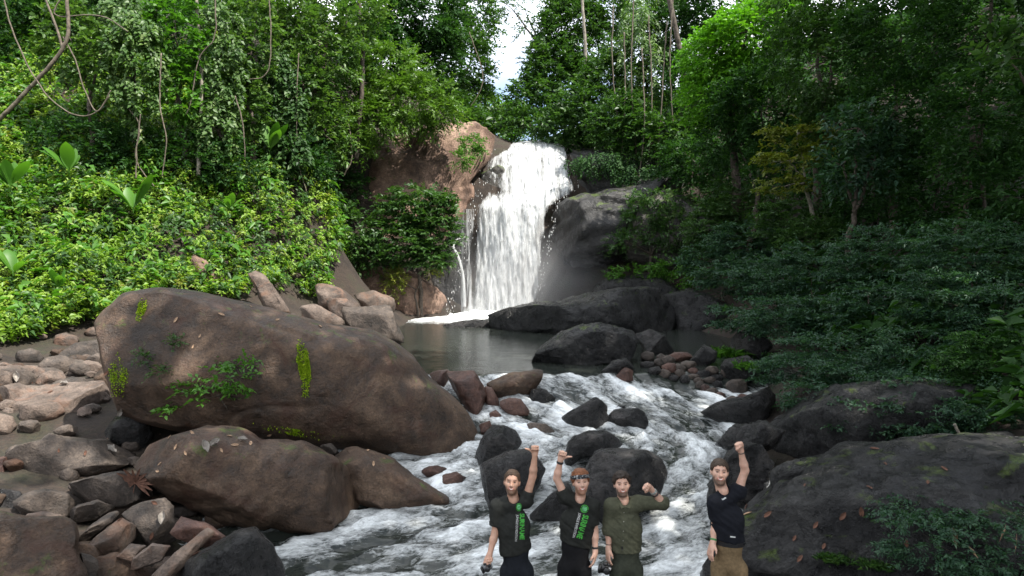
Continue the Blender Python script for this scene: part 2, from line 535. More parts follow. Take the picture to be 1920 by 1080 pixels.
ROCKS = {}
def rock(name, label, mat, frame, pts, d=None, thick=None, cat='rock', group=None, level=4, **kw):
    px = to_px(frame, pts)
    w, h = np.ptp(px[:, 0]), np.ptp(px[:, 1])
    base = px[np.argmax(px[:, 1])]
    if d is None:
        d = hit(base[0], min(base[1], 1075)) if base[1] <= 1076 else hit(base[0], 1076) * 576.0 / (base[1] - 500)
        if thick is None: thick = 0.5 * math.sqrt(w * h) * d / FPX
        d = d + 0.55 * thick
    if thick is None: thick = 0.5 * math.sqrt(w * h) * d / FPX
    seed = kw.pop('seed', len(ROCKS) + 1)
    V, F = rock_shape(px, d, thick, level, seed=seed, **kw)
    loc = np.array([V[:, 0].mean(), V[:, 1].mean(), V[:, 2].min()])
    o = link(name, mesh_np(name, V - loc, F), M[mat], label=label, cat=cat, group=group)
    o.location = loc
    ROCKS[label + (str(len(ROCKS)) if group else '')] = (o, V, F)
    return o, V, F

# --- the big boulders on the left
BIG = rock('boulder', 'huge dark brown boulder with a bright green moss streak', 'brown_rock', '5',
     [(40, 280), (48, 215), (75, 150), (150, 75), (260, 52), (400, 66), (560, 100), (700, 138), (850, 178), (1000, 198), (1085, 235), (1160, 290), (1215, 365), (1290, 420), (1350, 480), (1385, 560),
      (1388, 640), (1330, 682), (1200, 668), (1080, 635), (950, 612), (800, 600), (620, 580), (480, 550), (330, 530), (200, 500), (85, 455), (45, 390)], d=14.6, thick=2.1, level=7, facets=12, rough=0.022, sink=0.06, box=0.66, cut=0.80, strata=0.003, cat='boulder')
rock('boulder', 'long brown boulder with dry leaves on top, under the huge mossy boulder', 'brown_rock', '5',
     [(145, 640), (165, 590), (230, 545), (290, 532), (345, 552), (420, 548), (520, 545), (600, 580), (740, 590), (850, 640), (940, 700), (1030, 790), (1075, 880), (1070, 930), (1030, 950), (900, 940), (760, 915),
      (640, 890), (500, 885), (380, 840), (280, 790), (200, 720), (150, 680)], d=11.6, thick=1.25, level=6, facets=14, rough=0.035, sink=0.08, box=0.66, cut=0.70, cat='boulder', seed=5)
rock('boulder', 'pointed brown boulder between the long leaf-topped boulder and the rapids', 'brown_rock', '5',
     [(860, 650), (930, 615), (1000, 630), (1080, 660), (1150, 720), (1230, 765), (1290, 800), (1292, 860), (1250, 888), (1180, 880), (1080, 900), (980, 850), (900, 740)], d=12.4, thick=0.9, level=6, facets=12, rough=0.04, cut=.7, cat='boulder', seed=9)
rock('boulder', 'tall reddish brown boulder touching the right end of the huge mossy boulder', 'red_rock', '6',
     [(270, 440), (330, 405), (420, 403), (450, 480), (480, 560), (482, 640), (440, 700), (390, 640), (320, 540)], d=16.2, thick=0.8, level=5, facets=8, cat='boulder')
rock('rock', 'low red rock behind the tall reddish boulder at the pool edge', 'red_rock', '6', [(180, 440), (230, 422), (275, 420), (300, 480), (280, 530), (200, 500)], d=17.3, thick=0.6)
rock('stone', 'flat reddish stone lying beside the huge boulder, left of its pair', 'red_rock', '5', [(1172, 700), (1200, 683), (1235, 680), (1292, 700), (1265, 722), (1200, 728)], d=12.9, thick=.25)
rock('stone', 'rounded reddish stone at the edge of the rapids, front of its pair', 'red_rock', '5', [(1228, 742), (1255, 715), (1300, 703), (1345, 728), (1342, 755), (1280, 768)], d=12.5, thick=.3)
rock('stone', 'small grey stone wedged under the huge mossy boulder', 'grey_rock', '5', [(808, 608), (850, 600), (880, 625), (872, 648), (830, 635)], d=12.6, thick=.25)

# --- rocks in the rapids
rock('rock', 'long flat brown rock at the lip of the pool', 'brown_rock', '6', [(465, 490), (520, 465), (600, 440), (740, 420), (800, 425), (815, 450), (760, 490), (700, 530), (640, 565), (540, 562), (490, 525)], facets=9, level=5)
rock('rock', 'small dark rock with water spilling round it below the flat brown rock', 'wet_rock', '6', [(678, 565), (700, 522), (770, 513), (832, 570), (812, 592), (730, 594)])
rock('rock', 'smooth rounded red rock beside white water', 'red_rock', '6', [(540, 582), (590, 565), (650, 570), (690, 630), (680, 652), (600, 652), (545, 612)], facets=4)
rock('rock', 'upright narrow red rock leaning on the tall reddish boulder', 'red_rock', '6', [(462, 505), (500, 510), (530, 570), (532, 610), (495, 615), (470, 580)], facets=4)
rock('stone', 'little dark red stone below the smooth red rock', 'red_rock', '6', [(485, 645), (520, 625), (550, 655), (532, 672), (495, 670)])
rock('rock', 'dark pyramid rock at the right foot of the huge mossy boulder', 'wet_rock', '6', [(425, 800), (490, 705), (560, 668), (610, 720), (652, 800), (600, 850), (480, 925), (420, 905)], facets=10, level=5)
rock('stone', 'small rust coloured stone between huge boulder and dark pyramid rock', 'red_rock', '6', [(430, 705), (490, 680), (502, 712), (450, 752)])
rock('rock', 'broad dark rock with pale ridge in the middle of the rapids', 'wet_rock', '6', [(858, 662), (920, 612), (1000, 562), (1050, 553), (1095, 600), (1098, 680), (1080, 712), (1000, 727), (900, 705)], facets=10, level=5)
rock('rock', 'rounded dark rock joined to the right of the ridged midstream rock', 'wet_rock', '6', [(1090, 665), (1130, 627), (1250, 618), (1310, 650), (1327, 700), (1290, 727), (1180, 729), (1100, 715)], level=5)
rock('stone', 'small black stone on top of the rounded midstream rock', 'wet_rock', '6', [(1122, 615), (1150, 603), (1185, 606), (1192, 622), (1130, 630)], thick=.12)
rock('rock', 'low brown rock awash with foam left of the ridged midstream rock', 'grey_rock', '6', [(648, 712), (700, 690), (780, 700), (832, 742), (760, 755), (680, 748)])
rock('rock', 'black layered rock behind the raised fist with the wristband', 'wet_rock', '6', [(870, 880), (880, 805), (920, 760), (1000, 735), (1080, 735), (1160, 790), (1172, 812), (1100, 840), (960, 870), (900, 925)], level=5, facets=9)
rock('boulder', 'large black wet boulder behind the heads of the middle men', 'wet_rock', 'F', [(1050, 930), (1068, 885), (1090, 856), (1125, 838), (1165, 845), (1210, 845), (1240, 862), (1259, 893), (1240, 905), (1225, 940), (1190, 955), (1130, 975), (1080, 970)], level=5, facets=10, cat='boulder')
rock('boulder', 'large dark wet boulder behind the man holding a camera', 'wet_rock', 'F', [(884, 905), (905, 870), (950, 845), (1000, 843), (1022, 880), (1012, 905), (995, 930), (960, 948), (920, 948), (888, 930)], level=5, facets=8, cat='boulder')
rock('rock', 'dark angular rock between the two men in printed shirts', 'wet_rock', 'F', [(990, 970), (1035, 925), (1065, 900), (1085, 960), (1050, 975)], facets=9)
# --- rocks round the pool
rock('boulder', 'large wet wedge of rock standing in the pool', 'slab_rock', '6', [(672, 362), (760, 300), (860, 240), (960, 200), (1050, 180), (1130, 200), (1230, 240), (1282, 290), (1282, 345), (1220, 392), (1080, 388), (960, 392), (820, 385), (740, 376)], level=6, facets=10, rough=0.08, cat='boulder')
rock('bedrock', 'broad grey bedrock hump between waterfall foot and pool', 'slab_rock', '6', [(400, 175), (560, 110), (700, 88), (830, 80), (980, 40), (1150, 8), (1330, 5), (1400, 60), (1440, 150), (1400, 235), (1300, 245), (1100, 240), (960, 240), (820, 258), (620, 265), (470, 235)], d=31, thick=4.0, level=6, facets=8, rough=0.06, sink=0.1, back=1.3, cat='rock')
rock('bedrock', 'low dark ledge in the foam at the foot of the falls', 'wet_rock', '6', [(110, 218), (280, 185), (400, 165), (560, 150), (640, 190), (600, 232), (420, 240), (260, 232)], d=32, thick=1.5, level=5, facets=8, rough=0.06, cat='rock')
rock('rock', 'black block of rock right of the wet wedge in the pool', 'wet_rock', '6', [(1230, 240), (1310, 215), (1390, 240), (1432, 330), (1380, 355), (1300, 345), (1270, 295)], d=22, thick=1.0, level=5, facets=9)
rock('rock', 'dark rock at the lip of the pool, behind a small red rock', 'wet_rock', '6', [(1058, 432), (1120, 375), (1190, 358), (1227, 400), (1227, 440), (1130, 446)], facets=9)
rock('rock', 'small red rock standing where the pool spills over', 'red_rock', '6', [(1133, 455), (1180, 410), (1227, 420), (1222, 478), (1160, 488)], facets=8)
# --- left pile
L8 = [('pale broad boulder with scattered leaves, upper left of the rock pile', 'pale_rock', [(48, 345), (80, 270), (200, 200), (300, 190), (480, 180), (510, 240), (600, 320), (500, 372), (420, 412), (350, 442), (180, 432), (70, 385)], 15.2, 1.5),
      ('grey boulder under the bright green bank, beside the huge boulder', 'grey_rock', [(228, 115), (270, 60), (340, 10), (460, -10), (490, 60), (485, 150), (330, 165), (240, 175)], 18.5, 1.0),
      ('dark boulder under the bank at the left edge', 'grey_rock', [(-60, 110), (60, 60), (180, 30), (212, 70), (185, 122), (100, 145), (-40, 155)], 19, 1.0),
      ('small brown rock between the two boulders under the bank', 'grey_rock', [(88, 185), (130, 130), (200, 130), (225, 172), (150, 205)], 17.4, .4),
      ('long dark ledge rock in the left pile with a pale curled leaf', 'grey_rock', [(35, 530), (90, 480), (190, 460), (230, 425), (300, 440), (420, 460), (490, 450), (560, 490), (640, 510), (600, 575), (500, 590), (330, 625), (200, 645), (90, 630)], 12.2, 1.0),
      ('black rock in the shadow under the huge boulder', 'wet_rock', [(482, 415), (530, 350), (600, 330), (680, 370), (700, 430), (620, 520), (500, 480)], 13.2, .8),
      ('oval grey rock with a dead red palm leaf', 'grey_rock', [(312, 665), (350, 622), (450, 600), (560, 600), (690, 620), (727, 680), (705, 725), (600, 760), (450, 755), (340, 725)], 10.9, .7),
      ('big flat-topped brown block in the bottom left corner', 'brown_rock', [(-120, 850), (0, 832), (120, 812), (290, 805), (350, 832), (362, 900), (350, 980), (420, 1120), (300, 1200), (-120, 1200)], 8.6, 1.0),
      ('tilted brown slab behind the corner block', 'grey_rock', [(358, 925), (400, 860), (500, 790), (565, 768), (525, 832), (440, 885), (380, 950)], 9.7, .4),
      ('square-ended brown slab lying in the bottom left pile', 'pale_rock', [(378, 965), (440, 900), (560, 810), (640, 855), (645, 892), (545, 965), (480, 1010), (440, 985)], 9.3, .4),
      ('brown rock with a white curled leaf, below the long boulder', 'grey_rock', [(555, 795), (640, 742), (760, 720), (800, 760), (800, 900), (690, 930), (640, 865)], 9.9, .6),
      ('low grey rock between oval rock and tilted slabs', 'grey_rock', [(298, 795), (360, 752), (450, 730), (535, 760), (440, 815), (350, 830)], 10.2, .5),
      ('dark wet rock low in the left pile', 'wet_rock', [(125, 730), (200, 680), (300, 690), (325, 742), (265, 805), (160, 795)], 10.6, .6),
      ('dark wet rock at the left edge above the corner block', 'wet_rock', [(-80, 720), (0, 680), (90, 690), (140, 760), (120, 820), (-60, 830)], 10.4, .8),
      ('rusty rock at the left edge beside the long dark ledge', 'red_rock', [(-60, 560), (0, 535), (60, 520), (92, 580), (65, 645), (-60, 655)], 11.8, .7),
      ('pale brown rock at the left edge beside the broad pale boulder', 'pale_rock', [(-90, 330), (0, 290), (60, 310), (90, 400), (100, 470), (40, 520), (-90, 520)], 14.4, 1.2),
      ('small pale stone in dark water, left of its pair', 'pale_rock', [(528, 995), (600, 930), (680, 940), (645, 1005), (560, 1025)], 8.9, .25),
      ('elongated pale stone in dark water, right of its pair', 'pale_rock', [(588, 1015), (700, 930), (790, 940), (740, 1005), (620, 1045)], 8.8, .25),
      ('grey stone squeezed beside the corner block', 'grey_rock', [(368, 970), (420, 985), (485, 1035), (450, 1100), (390, 1100)], 8.7, .3)]
for k, (lab, mt, pts, d, th) in enumerate(L8):
    rock('rock', lab, mt, '8', pts, d=d, thick=th, level=5, facets=13, rough=0.045, cut=0.66, box=0.62, seed=40 + k)
rock('rock', 'red-brown angular rock below the long boulder', 'red_rock', '5', [(265, 925), (310, 868), (400, 890), (472, 940), (462, 966), (330, 970)], d=9.4, thick=.4, facets=9)
rock('rock', 'long pale slab leaning on the dark front rock', 'pale_rock', '5', [(190, 1090), (300, 985), (400, 903), (435, 922), (310, 1045), (240, 1110)], d=8.5, thick=.3, facets=8)
rock('boulder', 'dark grey wet boulder at the bottom edge beside the rapids', 'wet_rock', '5', [(270, 1090), (380, 990), (500, 920), (580, 908), (640, 960), (665, 1050), (660, 1120), (280, 1130)], d=8.7, thick=.8, level=5, facets=8, cat='boulder')
# --- slabs at the foot of the green bank
for k, (lab, mt, pts, d, th) in enumerate([
      ('slanting brown slab sticking out of the green bank', 'pale_rock', [(455, 498), (492, 510), (545, 585), (500, 580)], 25, .4),
      ('short leaning slab near the end of the green bank', 'pale_rock', [(588, 530), (640, 540), (685, 578), (640, 590), (600, 572)], 28, .6),
      ('rounded brown rock right of the leaning slabs', 'pale_rock', [(662, 552), (700, 545), (738, 560), (746, 582), (690, 586)], 30, .7),
      ('brown earth slab half buried high in the green bank', 'earth_cliff', [(345, 468), (390, 488), (445, 562), (380, 558)], 25.5, .5),
      ('flat grey slab sloping to the pool behind the huge boulder', 'grey_rock', [(640, 578), (730, 572), (758, 642), (700, 640), (650, 610)], 24, .8),
      ('broken pink rock behind the top of the huge boulder', 'pale_rock', [(560, 575), (600, 570), (650, 600), (640, 625), (580, 605)], 23, .6),
      ('small broken rock beside the flat grey slab', 'pale_rock', [(610, 560), (650, 560), (690, 590), (660, 600), (620, 590)], 26, .5)]):
    rock('rock', lab, mt, 'F', pts, d=d, thick=th, facets=9, seed=70 + k)
# --- cliffs beside the falls
rock('cliff', 'red-brown earth and rock cliff left of the waterfall', 'earth_cliff', 'F', [(585, 620), (590, 420), (640, 310), (720, 275), (800, 247), (880, 243), (932, 258), (938, 285), (892, 300), (876, 335), (885, 385), (866, 410), (858, 470), (850, 600), (760, 620)],
     d=42.0, thick=3.0, level=6, facets=22, rough=0.05, cut=.66, fine=1.8, strata=0.02, sink=0.03, cat='cliff')
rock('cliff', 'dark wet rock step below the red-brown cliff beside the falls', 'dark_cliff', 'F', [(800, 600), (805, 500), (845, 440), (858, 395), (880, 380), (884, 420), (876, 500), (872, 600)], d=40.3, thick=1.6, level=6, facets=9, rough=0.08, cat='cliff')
rock('cliff', 'low brown undercut bank left of the waterfall foot', 'earth_cliff', 'F', [(610, 600), (620, 520), (700, 500), (790, 505), (835, 530), (850, 590), (780, 610)], d=37.5, thick=1.6, level=6, facets=16, cut=.66, fine=1.6, strata=.02, cat='cliff')
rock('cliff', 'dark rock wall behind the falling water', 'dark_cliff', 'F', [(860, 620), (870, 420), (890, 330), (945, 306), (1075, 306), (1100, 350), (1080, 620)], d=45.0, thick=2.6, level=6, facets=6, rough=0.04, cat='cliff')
rock('cliff', 'dark rock step inside the upper cascade with water spilling over', 'moss_cliff', 'F', [(902, 372), (902, 318), (925, 302), (965, 330), (972, 370), (935, 382)], d=42.9, thick=0.9, level=5, facets=6, cat='rock')
rock('cliff', 'dark rock shoulder at the top right of the falls', 'dark_cliff', 'F', [(1058, 285), (1120, 270), (1230, 290), (1330, 330), (1330, 400), (1200, 400), (1090, 380), (1075, 330)], d=43.5, thick=2.6, level=6, facets=16, cut=.66, strata=.02, cat='cliff')
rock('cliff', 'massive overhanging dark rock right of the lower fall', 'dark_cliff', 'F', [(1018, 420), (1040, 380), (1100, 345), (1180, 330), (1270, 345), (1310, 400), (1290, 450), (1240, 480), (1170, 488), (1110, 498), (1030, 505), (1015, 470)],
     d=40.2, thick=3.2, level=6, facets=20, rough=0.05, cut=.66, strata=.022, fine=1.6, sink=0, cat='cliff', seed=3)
rock('cliff', 'mossy green slope of rock right of the overhang', 'moss_cliff', 'F', [(1120, 450), (1160, 400), (1230, 360), (1310, 360), (1370, 430), (1360, 500), (1290, 510), (1210, 490), (1140, 475)], d=38.6, thick=1.8, level=6, facets=18, cut=.66, fine=1.6, strata=.02, sink=0, cat='cliff')
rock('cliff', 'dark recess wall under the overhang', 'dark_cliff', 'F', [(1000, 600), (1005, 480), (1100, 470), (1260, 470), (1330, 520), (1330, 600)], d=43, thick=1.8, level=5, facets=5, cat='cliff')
rock('rock', 'grey rock shelf below the overhang', 'slab_rock', 'F', [(1090, 545), (1130, 525), (1210, 515), (1280, 530), (1330, 560), (1300, 580), (1180, 565), (1100, 560)], d=36.5, thick=1.6, level=5, facets=9)
rock('rock', 'dark sloping rock behind the black water on the right', 'slab_rock', 'F', [(1230, 560), (1290, 540), (1370, 570), (1390, 630), (1340, 645), (1270, 640)], d=31, thick=2, level=5, facets=9)
# --- right bank
rock('bedrock', 'wide dark bedrock slab sloping into the rapids, foreground right', 'slab_rock', 'F', [(1190, 1130), (1270, 1055), (1350, 985), (1395, 915), (1460, 875), (1560, 840), (1700, 825), (1900, 815), (2150, 820), (2150, 1250), (1500, 1250), (1250, 1200)], d=9.6, thick=1.9, level=6, facets=18, rough=0.04, strata=0.014, cut=.7, fine=1.4, sink=0.0, lean=0.75, cat='rock', seed=21)
rock('bedrock', 'black slab between the right rapids and the dark shrubs', 'slab_rock', 'F', [(1370, 850), (1400, 800), (1450, 760), (1560, 725), (1750, 720), (1900, 740), (1900, 860), (1700, 850), (1500, 870), (1410, 890)], d=13.2, thick=1.4, level=6, facets=18, rough=0.05, strata=.016, cut=.68, fine=1.4, lean=0.6, cat='rock', seed=23)
for k, (lab, pts, d_, th) in enumerate([
    ('fractured black plate along the upper left of the foreground slab', [(1398, 905), (1480, 868), (1640, 845), (1730, 862), (1620, 930), (1450, 965)], 10.5, .8),
    ('fractured black plate in the middle of the foreground slab', [(1378, 1000), (1440, 948), (1600, 912), (1770, 900), (1720, 965), (1500, 1025), (1400, 1045)], 9.5, .8),
    ('fractured black plate lowest on the foreground slab, beside the khaki trousers', [(1290, 1085), (1390, 1030), (1560, 985), (1710, 985), (1650, 1060), (1450, 1120)], 8.8, .7),
    ('fractured black plate at the top of the foreground slab', [(1560, 862), (1700, 822), (1890, 815), (1920, 860), (1760, 905), (1620, 908)], 11.0, .8),
    ('fractured black plate under the leafy sprays at bottom right', [(1640, 1015), (1760, 962), (1920, 945), (1970, 1010), (1800, 1080), (1680, 1090)], 8.5, .7)]):
    rock('rock_plate', lab, 'slab_rock', 'F', pts, d=d_, thick=th, level=5, facets=18, cut=.6, rough=.05, fine=1.5, strata=.02, lean=.6, box=.6, seed=160 + k)
rock('rock', 'jagged black rock at the right edge of the upper rapids', 'wet_rock', 'F', [(1312, 775), (1340, 755), (1390, 745), (1450, 725), (1465, 760), (1420, 790), (1340, 788)], facets=11, level=5)
rock('rock', 'purple-grey rock among the stones on the right bank', 'grey_rock', 'F', [(1358, 722), (1372, 710), (1400, 712), (1402, 735), (1375, 742)])
rock('rock', 'black boulder under the grass tuft on the right bank', 'wet_rock', 'F', [(1345, 700), (1360, 675), (1410, 665), (1440, 690), (1430, 720), (1370, 715)], level=5)
rock('rock', 'flat rust-brown stone at the back of the right bank stones', 'red_rock', 'F', [(1248, 668), (1260, 660), (1295, 660), (1300, 672), (1275, 678)])
rock('rock', 'dark pointed rock behind the right bank stones', 'wet_rock', 'F', [(1295, 675), (1320, 645), (1345, 660), (1340, 680), (1310, 685)])
rock('rock', 'grey rock under the overhanging shrub, right of the black water', 'wet_rock', 'F', [(1360, 650), (1385, 620), (1430, 620), (1450, 650), (1420, 670), (1380, 668)])
rock('rock', 'black wet rock where the rapids meet the foreground slab', 'wet_rock', 'F', [(1335, 905), (1352, 860), (1385, 835), (1430, 830), (1450, 870), (1420, 930), (1370, 960), (1340, 940)], d=12.0, thick=.9, level=5, facets=11, rough=.1, strata=.03)
rock('rock', 'broken black rock above the raised fist on the right', 'wet_rock', 'F', [(1345, 830), (1375, 800), (1430, 790), (1470, 810), (1440, 840), (1390, 850)], d=13.2, thick=.8, level=5, facets=11, rough=.1, strata=.03)
rock('rock', 'flat pale rock by the left edge below the green bank', 'pale_rock', 'F', [(-40, 700), (20, 683), (95, 690), (120, 715), (60, 745), (-40, 750)], d=16.6, thick=.9, level=5, facets=9)
rock('rock', 'pale rock between the left edge and the broad pale boulder', 'pale_rock', 'F', [(-20, 760), (30, 735), (70, 750), (60, 790), (0, 800)], d=14.9, thick=.6, facets=9)
rock('rock', 'grey rock under the bank behind the broad pale boulder', 'grey_rock', 'F', [(60, 690), (100, 672), (170, 675), (205, 700), (150, 718), (90, 715)], d=17.2, thick=.7, level=5, facets=9)
# stones of the right bank
_p = [(1215, 668), (1235, 680), (1255, 690), (1275, 700), (1300, 695), (1318, 700), (1335, 695), (1262, 708), (1285, 712), (1310, 714), (1330, 712), (1245, 700), (1228, 694), (1345, 722), (1322, 728), (1298, 706),
      (1350, 742), (1272, 690), (1240, 672), (1335, 735), (1290, 684), (1312, 722), (1215, 684), (1360, 700), (1375, 752), (1392, 748), (1345, 708), (1254, 676)]
for k, (a, b_) in enumerate(_p):
    r_ = random.Random(k)
    w, h = r_.uniform(9, 17), r_.uniform(6, 11)
    pts = [(a + w * math.cos(t) * r_.uniform(.8, 1.15), b_ + h * math.sin(t) * r_.uniform(.8, 1.1)) for t in np.linspace(0, 2 * math.pi, 8)[:-1]]
    rock('stone', 'loose angular stone among the stones on the right bank by the upper rapids', r_.choice(['wet_rock', 'grey_rock', 'red_rock', 'grey_rock']), 'F', pts, cat='stone', group='loose stones on the right bank', level=3, facets=7)
# filler stones of the left pile
_q = [(30, 690), (75, 700), (150, 690), (60, 735), (15, 760), (230, 905), (215, 830), (245, 835), (235, 950), (260, 965), (225, 1010), (265, 1040), (330, 985), (345, 960), (300, 940), (165, 960), (405, 975), (190, 1050), (240, 1065), (130, 890), (110, 830), (440, 590), (540, 600), (580, 590)]
for k, (a, b_) in enumerate(_q):
    r_ = random.Random(k + 90)
    w, h = r_.uniform(16, 30), r_.uniform(10, 18)
    pts = [(a + w * math.cos(t) * r_.uniform(.8, 1.15), b_ + h * math.sin(t) * r_.uniform(.8, 1.1)) for t in np.linspace(0, 2 * math.pi, 8)[:-1]]
    rock('stone', 'small brown stone filling a gap in the left rock pile', r_.choice(['pale_rock', 'grey_rock', 'grey_rock', 'brown_rock']), 'F', pts, cat='stone', group='small stones of the left pile', level=3, facets=7)

def to_pixel(p):
    v = np.asarray(p, float) - np.array([0, 0, CAMZ])
    c, s_ = math.cos(PITCH), math.sin(PITCH)
    fw = v[1] * c - v[2] * s_; up_ = v[1] * s_ + v[2] * c
    return 960 + FPX * v[0] / fw, 540 - FPX * up_ / fw
_r = random.Random(77)
_named = [(lab.split(',')[0], V.mean(0)) for lab, (o, V, F) in ROCKS.items() if not o.get('group') and o.name.split('.')[0] in ('boulder', 'rock', 'bedrock')]
def near_label(kind, mat, x, y):
    b_ = min(_named, key=lambda a: (a[1][0] - x) ** 2 + (a[1][1] - y) ** 2)[0]
    w = {'pale_rock': 'pale', 'grey_rock': 'grey', 'brown_rock': 'brown', 'red_rock': 'reddish', 'wet_rock': 'black'}[mat]
    return ' '.join(('%s %s beside the %s' % (w, kind, b_)).split()[:15])
for o_ in [o for o in bpy.data.objects if o.get('group') in ('loose stones on the right bank', 'small stones of the left pile')]:
    v_ = np.array([c[:] for c in o_.bound_box]).mean(0) + np.array(o_.location)
    o_['label'] = near_label('loose stone' if 'right' in o_['group'] else 'small stone', o_.data.materials[0].name, v_[0], v_[1])
_n = 0
for _ in range(900):
    if _n >= 70: break
    y_ = _r.uniform(8.2, 21.5); x_ = _r.uniform(-16, -3.5)
    z_ = float(terrain(np.array([x_]), np.array([y_]))[0])
    px_, py_ = to_pixel((x_, y_, z_ + .1))
    if not (-30 < px_ < 560 and 620 < py_ < 1075) or z_ < water_z(x_, y_) - .1: continue
    if 230 < px_ < 900 and 560 < py_ < 860: continue
    sz_ = _r.choice([.28, .36, .5, .7]) * _r.uniform(.8, 1.2) * FPX / y_ * .5
    if sz_ < 9: continue
    pts = [(px_ + sz_ * _r.uniform(1.0, 1.4) * math.cos(t) * _r.uniform(.8, 1.15), py_ + sz_ * .62 * math.sin(t) * _r.uniform(.8, 1.1)) for t in np.linspace(0, 2 * math.pi, 9)[:-1]]
    mt_ = _r.choice(['pale_rock', 'grey_rock', 'grey_rock', 'brown_rock', 'pale_rock'])
    rock('stone', near_label('angular packed stone', mt_, x_, y_), mt_, 'F', pts, d=y_, cat='stone', group='angular stones packed in the left pile', level=4, facets=12)
    _n += 1

# ------------------------------------------------------------------ water
FLOW = np.array([P(px, py, d)[:2] for px, py, d in [(900, 640, 28), (1040, 690, 18.5), (1130, 725, 16.8), (1290, 790, 15), (1320, 860, 13.2), (1200, 950, 11.6), (1000, 1010, 10.6), (700, 1050, 9.9), (480, 1075, 9.4)]] + [np.array([-7.5, 7.5])])
FL = spline(FLOW, 160)
FS = np.concatenate([[0], np.cumsum(np.linalg.norm(np.diff(FL, axis=0), axis=1))])
def flow_coords(x, y):
    q = np.stack([x, y], -1)
    s = np.zeros(len(q)); t = np.zeros(len(q)); w = np.zeros(len(q))
    tang = norm(np.gradient(FL, axis=0)); nrm = np.stack([-tang[:, 1], tang[:, 0]], -1)
    for k in range(0, len(q), 20000):
        d2 = ((q[k:k + 20000, None] - FL[None]) ** 2).sum(-1)
        i = d2.argmin(1)
        dv = q[k:k + 20000] - FL[i]
        s[k:k + 20000] = FS[i] + (dv * tang[i]).sum(-1)
        t[k:k + 20000] = (dv * nrm[i]).sum(-1)
    return s, t

wx = axis((-9, 9.5, 0.08)); wy = np.concatenate([np.arange(6.0, 18.5, 0.075), np.arange(18.5, 40, 0.18)])
X, Y = np.meshgrid(wx, wy, indexing='ij')
xf, yf = X.ravel(), Y.ravel()
zw = water_z(xf, yf)
s_, t_ = flow_coords(xf, yf)
rap = np.clip((17.6 - yf) / 0.8, 0, 1)                       # 1 in the rapids, 0 in the pool
near_fall = np.clip(1 - np.hypot((xf + 2.3) * .8, (yf - 36.3)) / 6.5, 0, 1)
st = np.stack([s_ * 0.75, t_ * 1.7, np.zeros_like(s_)], -1)
big = fbm(st * 0.9 + 3, 3)
mid = fbm(st * 2.3 + 9, 3)
ridg = 0.5 - np.abs(fbm(np.stack([s_ * 0.9, t_ * 2.6, zw * 0], -1) * 1.3 + 31, 4))
fine = fbm(np.stack([xf * 5, yf * 5, s_ * 0], -1), 3)
pool_wave = 0.012 * fbm(np.stack([xf * 1.2, yf * 3.0, s_ * 0], -1), 3) + 0.05 * near_fall * fbm(np.stack([xf * 2, yf * 2, s_ * 0], -1), 3)
zz = zw + rap * (0.20 * big + 0.11 * mid + 0.10 * ridg + 0.03 * fine) + (1 - rap) * pool_wave
slope = np.abs(np.interp(yf, WY[:-1], np.gradient(WZ[:-1], WY[:-1])))
# rocks churn the water beside them
churn = np.zeros_like(xf)
for lab, (o, V, F) in ROCKS.items():
    if V[:, 1].mean() < 19 and V[:, 1].mean() > 8.5 and abs(V[:, 0].mean()) < 6:
        c = V.mean(0); rad = 0.5 * max(np.ptp(V[:, 0]), np.ptp(V[:, 1]))
        dd = np.hypot(xf - c[0], yf - c[1])
        churn = np.maximum(churn, np.clip(1.25 - np.abs(dd - rad * 0.9) / 0.55, 0, 1) * min(1, rad / 0.5))
lipx = np.clip(1 - np.abs(yf - 16.75) / 0.35, 0, 1) * 0.5
foam = rap * (0.2 + 0.85 * big + 0.35 * mid + 0.35 * ridg + 0.22 * churn + 0.1 * slope) + (1 - rap) * (np.clip(near_fall * 1.35, 0, 1.1) ** 1.2 - 0.22 + 0.35 * fbm(np.stack([xf * .8, yf * .8, xf * 0], -1), 3) * (near_fall > 0)) + lipx * 0.1
foam = foam - 0.5 * np.clip((-xf - 2.2) / 2.0, 0, 1) * np.clip((12 - yf) / 2, 0, 1) * 0.6
wm, n, l, b = mat_new('river_water')
fa = n.new('ShaderNodeAttribute'); fa.attribute_name = 'foam'
fl = n.new('ShaderNodeAttribute'); fl.attribute_name = 'flow'
nz1 = noise_node(n, l, 5.5, 7, 0.68, fl.outputs['Vector'], 0.7)
nz2 = noise_node(n, l, 26, 5, 0.7, fl.outputs['Vector'], 0.4)
f = math_node(n, l, 'ADD', fa.outputs['Fac'], math_node(n, l, 'MULTIPLY', math_node(n, l, 'SUBTRACT', nz1.outputs['Fac'], 0.5), 1.5))
f = math_node(n, l, 'ADD', f, math_node(n, l, 'MULTIPLY', math_node(n, l, 'SUBTRACT', nz2.outputs['Fac'], 0.5), 0.9))
f = maprange(n, l, f, 0.24, 0.98, 0, 1)
deep = ramp(n, l, nz1.outputs['Fac'], [(0.3, (0.012, 0.016, 0.016)), (0.7, (0.04, 0.045, 0.036))]).outputs['Color']
b.inputs['Roughness'].default_value = 0.08
b.inputs['IOR'].default_value = 1.33
l.new(deep, b.inputs['Base Color'])
fd = n.new('ShaderNodeBsdfPrincipled')
fd.inputs['Base Color'].default_value = (0.78, 0.81, 0.82, 1); fd.inputs['Roughness'].default_value = 0.55
bp = n.new('ShaderNodeBump'); bp.inputs['Strength'].default_value = 0.6; bp.inputs['Distance'].default_value = 0.05
l.new(math_node(n, l, 'ADD', nz1.outputs['Fac'], math_node(n, l, 'MULTIPLY', nz2.outputs['Fac'], 0.4)), bp.inputs['Height'])
l.new(bp.outputs['Normal'], fd.inputs['Normal'])
rp = noise_node(n, l, 3.0, 5, 0.6, None)
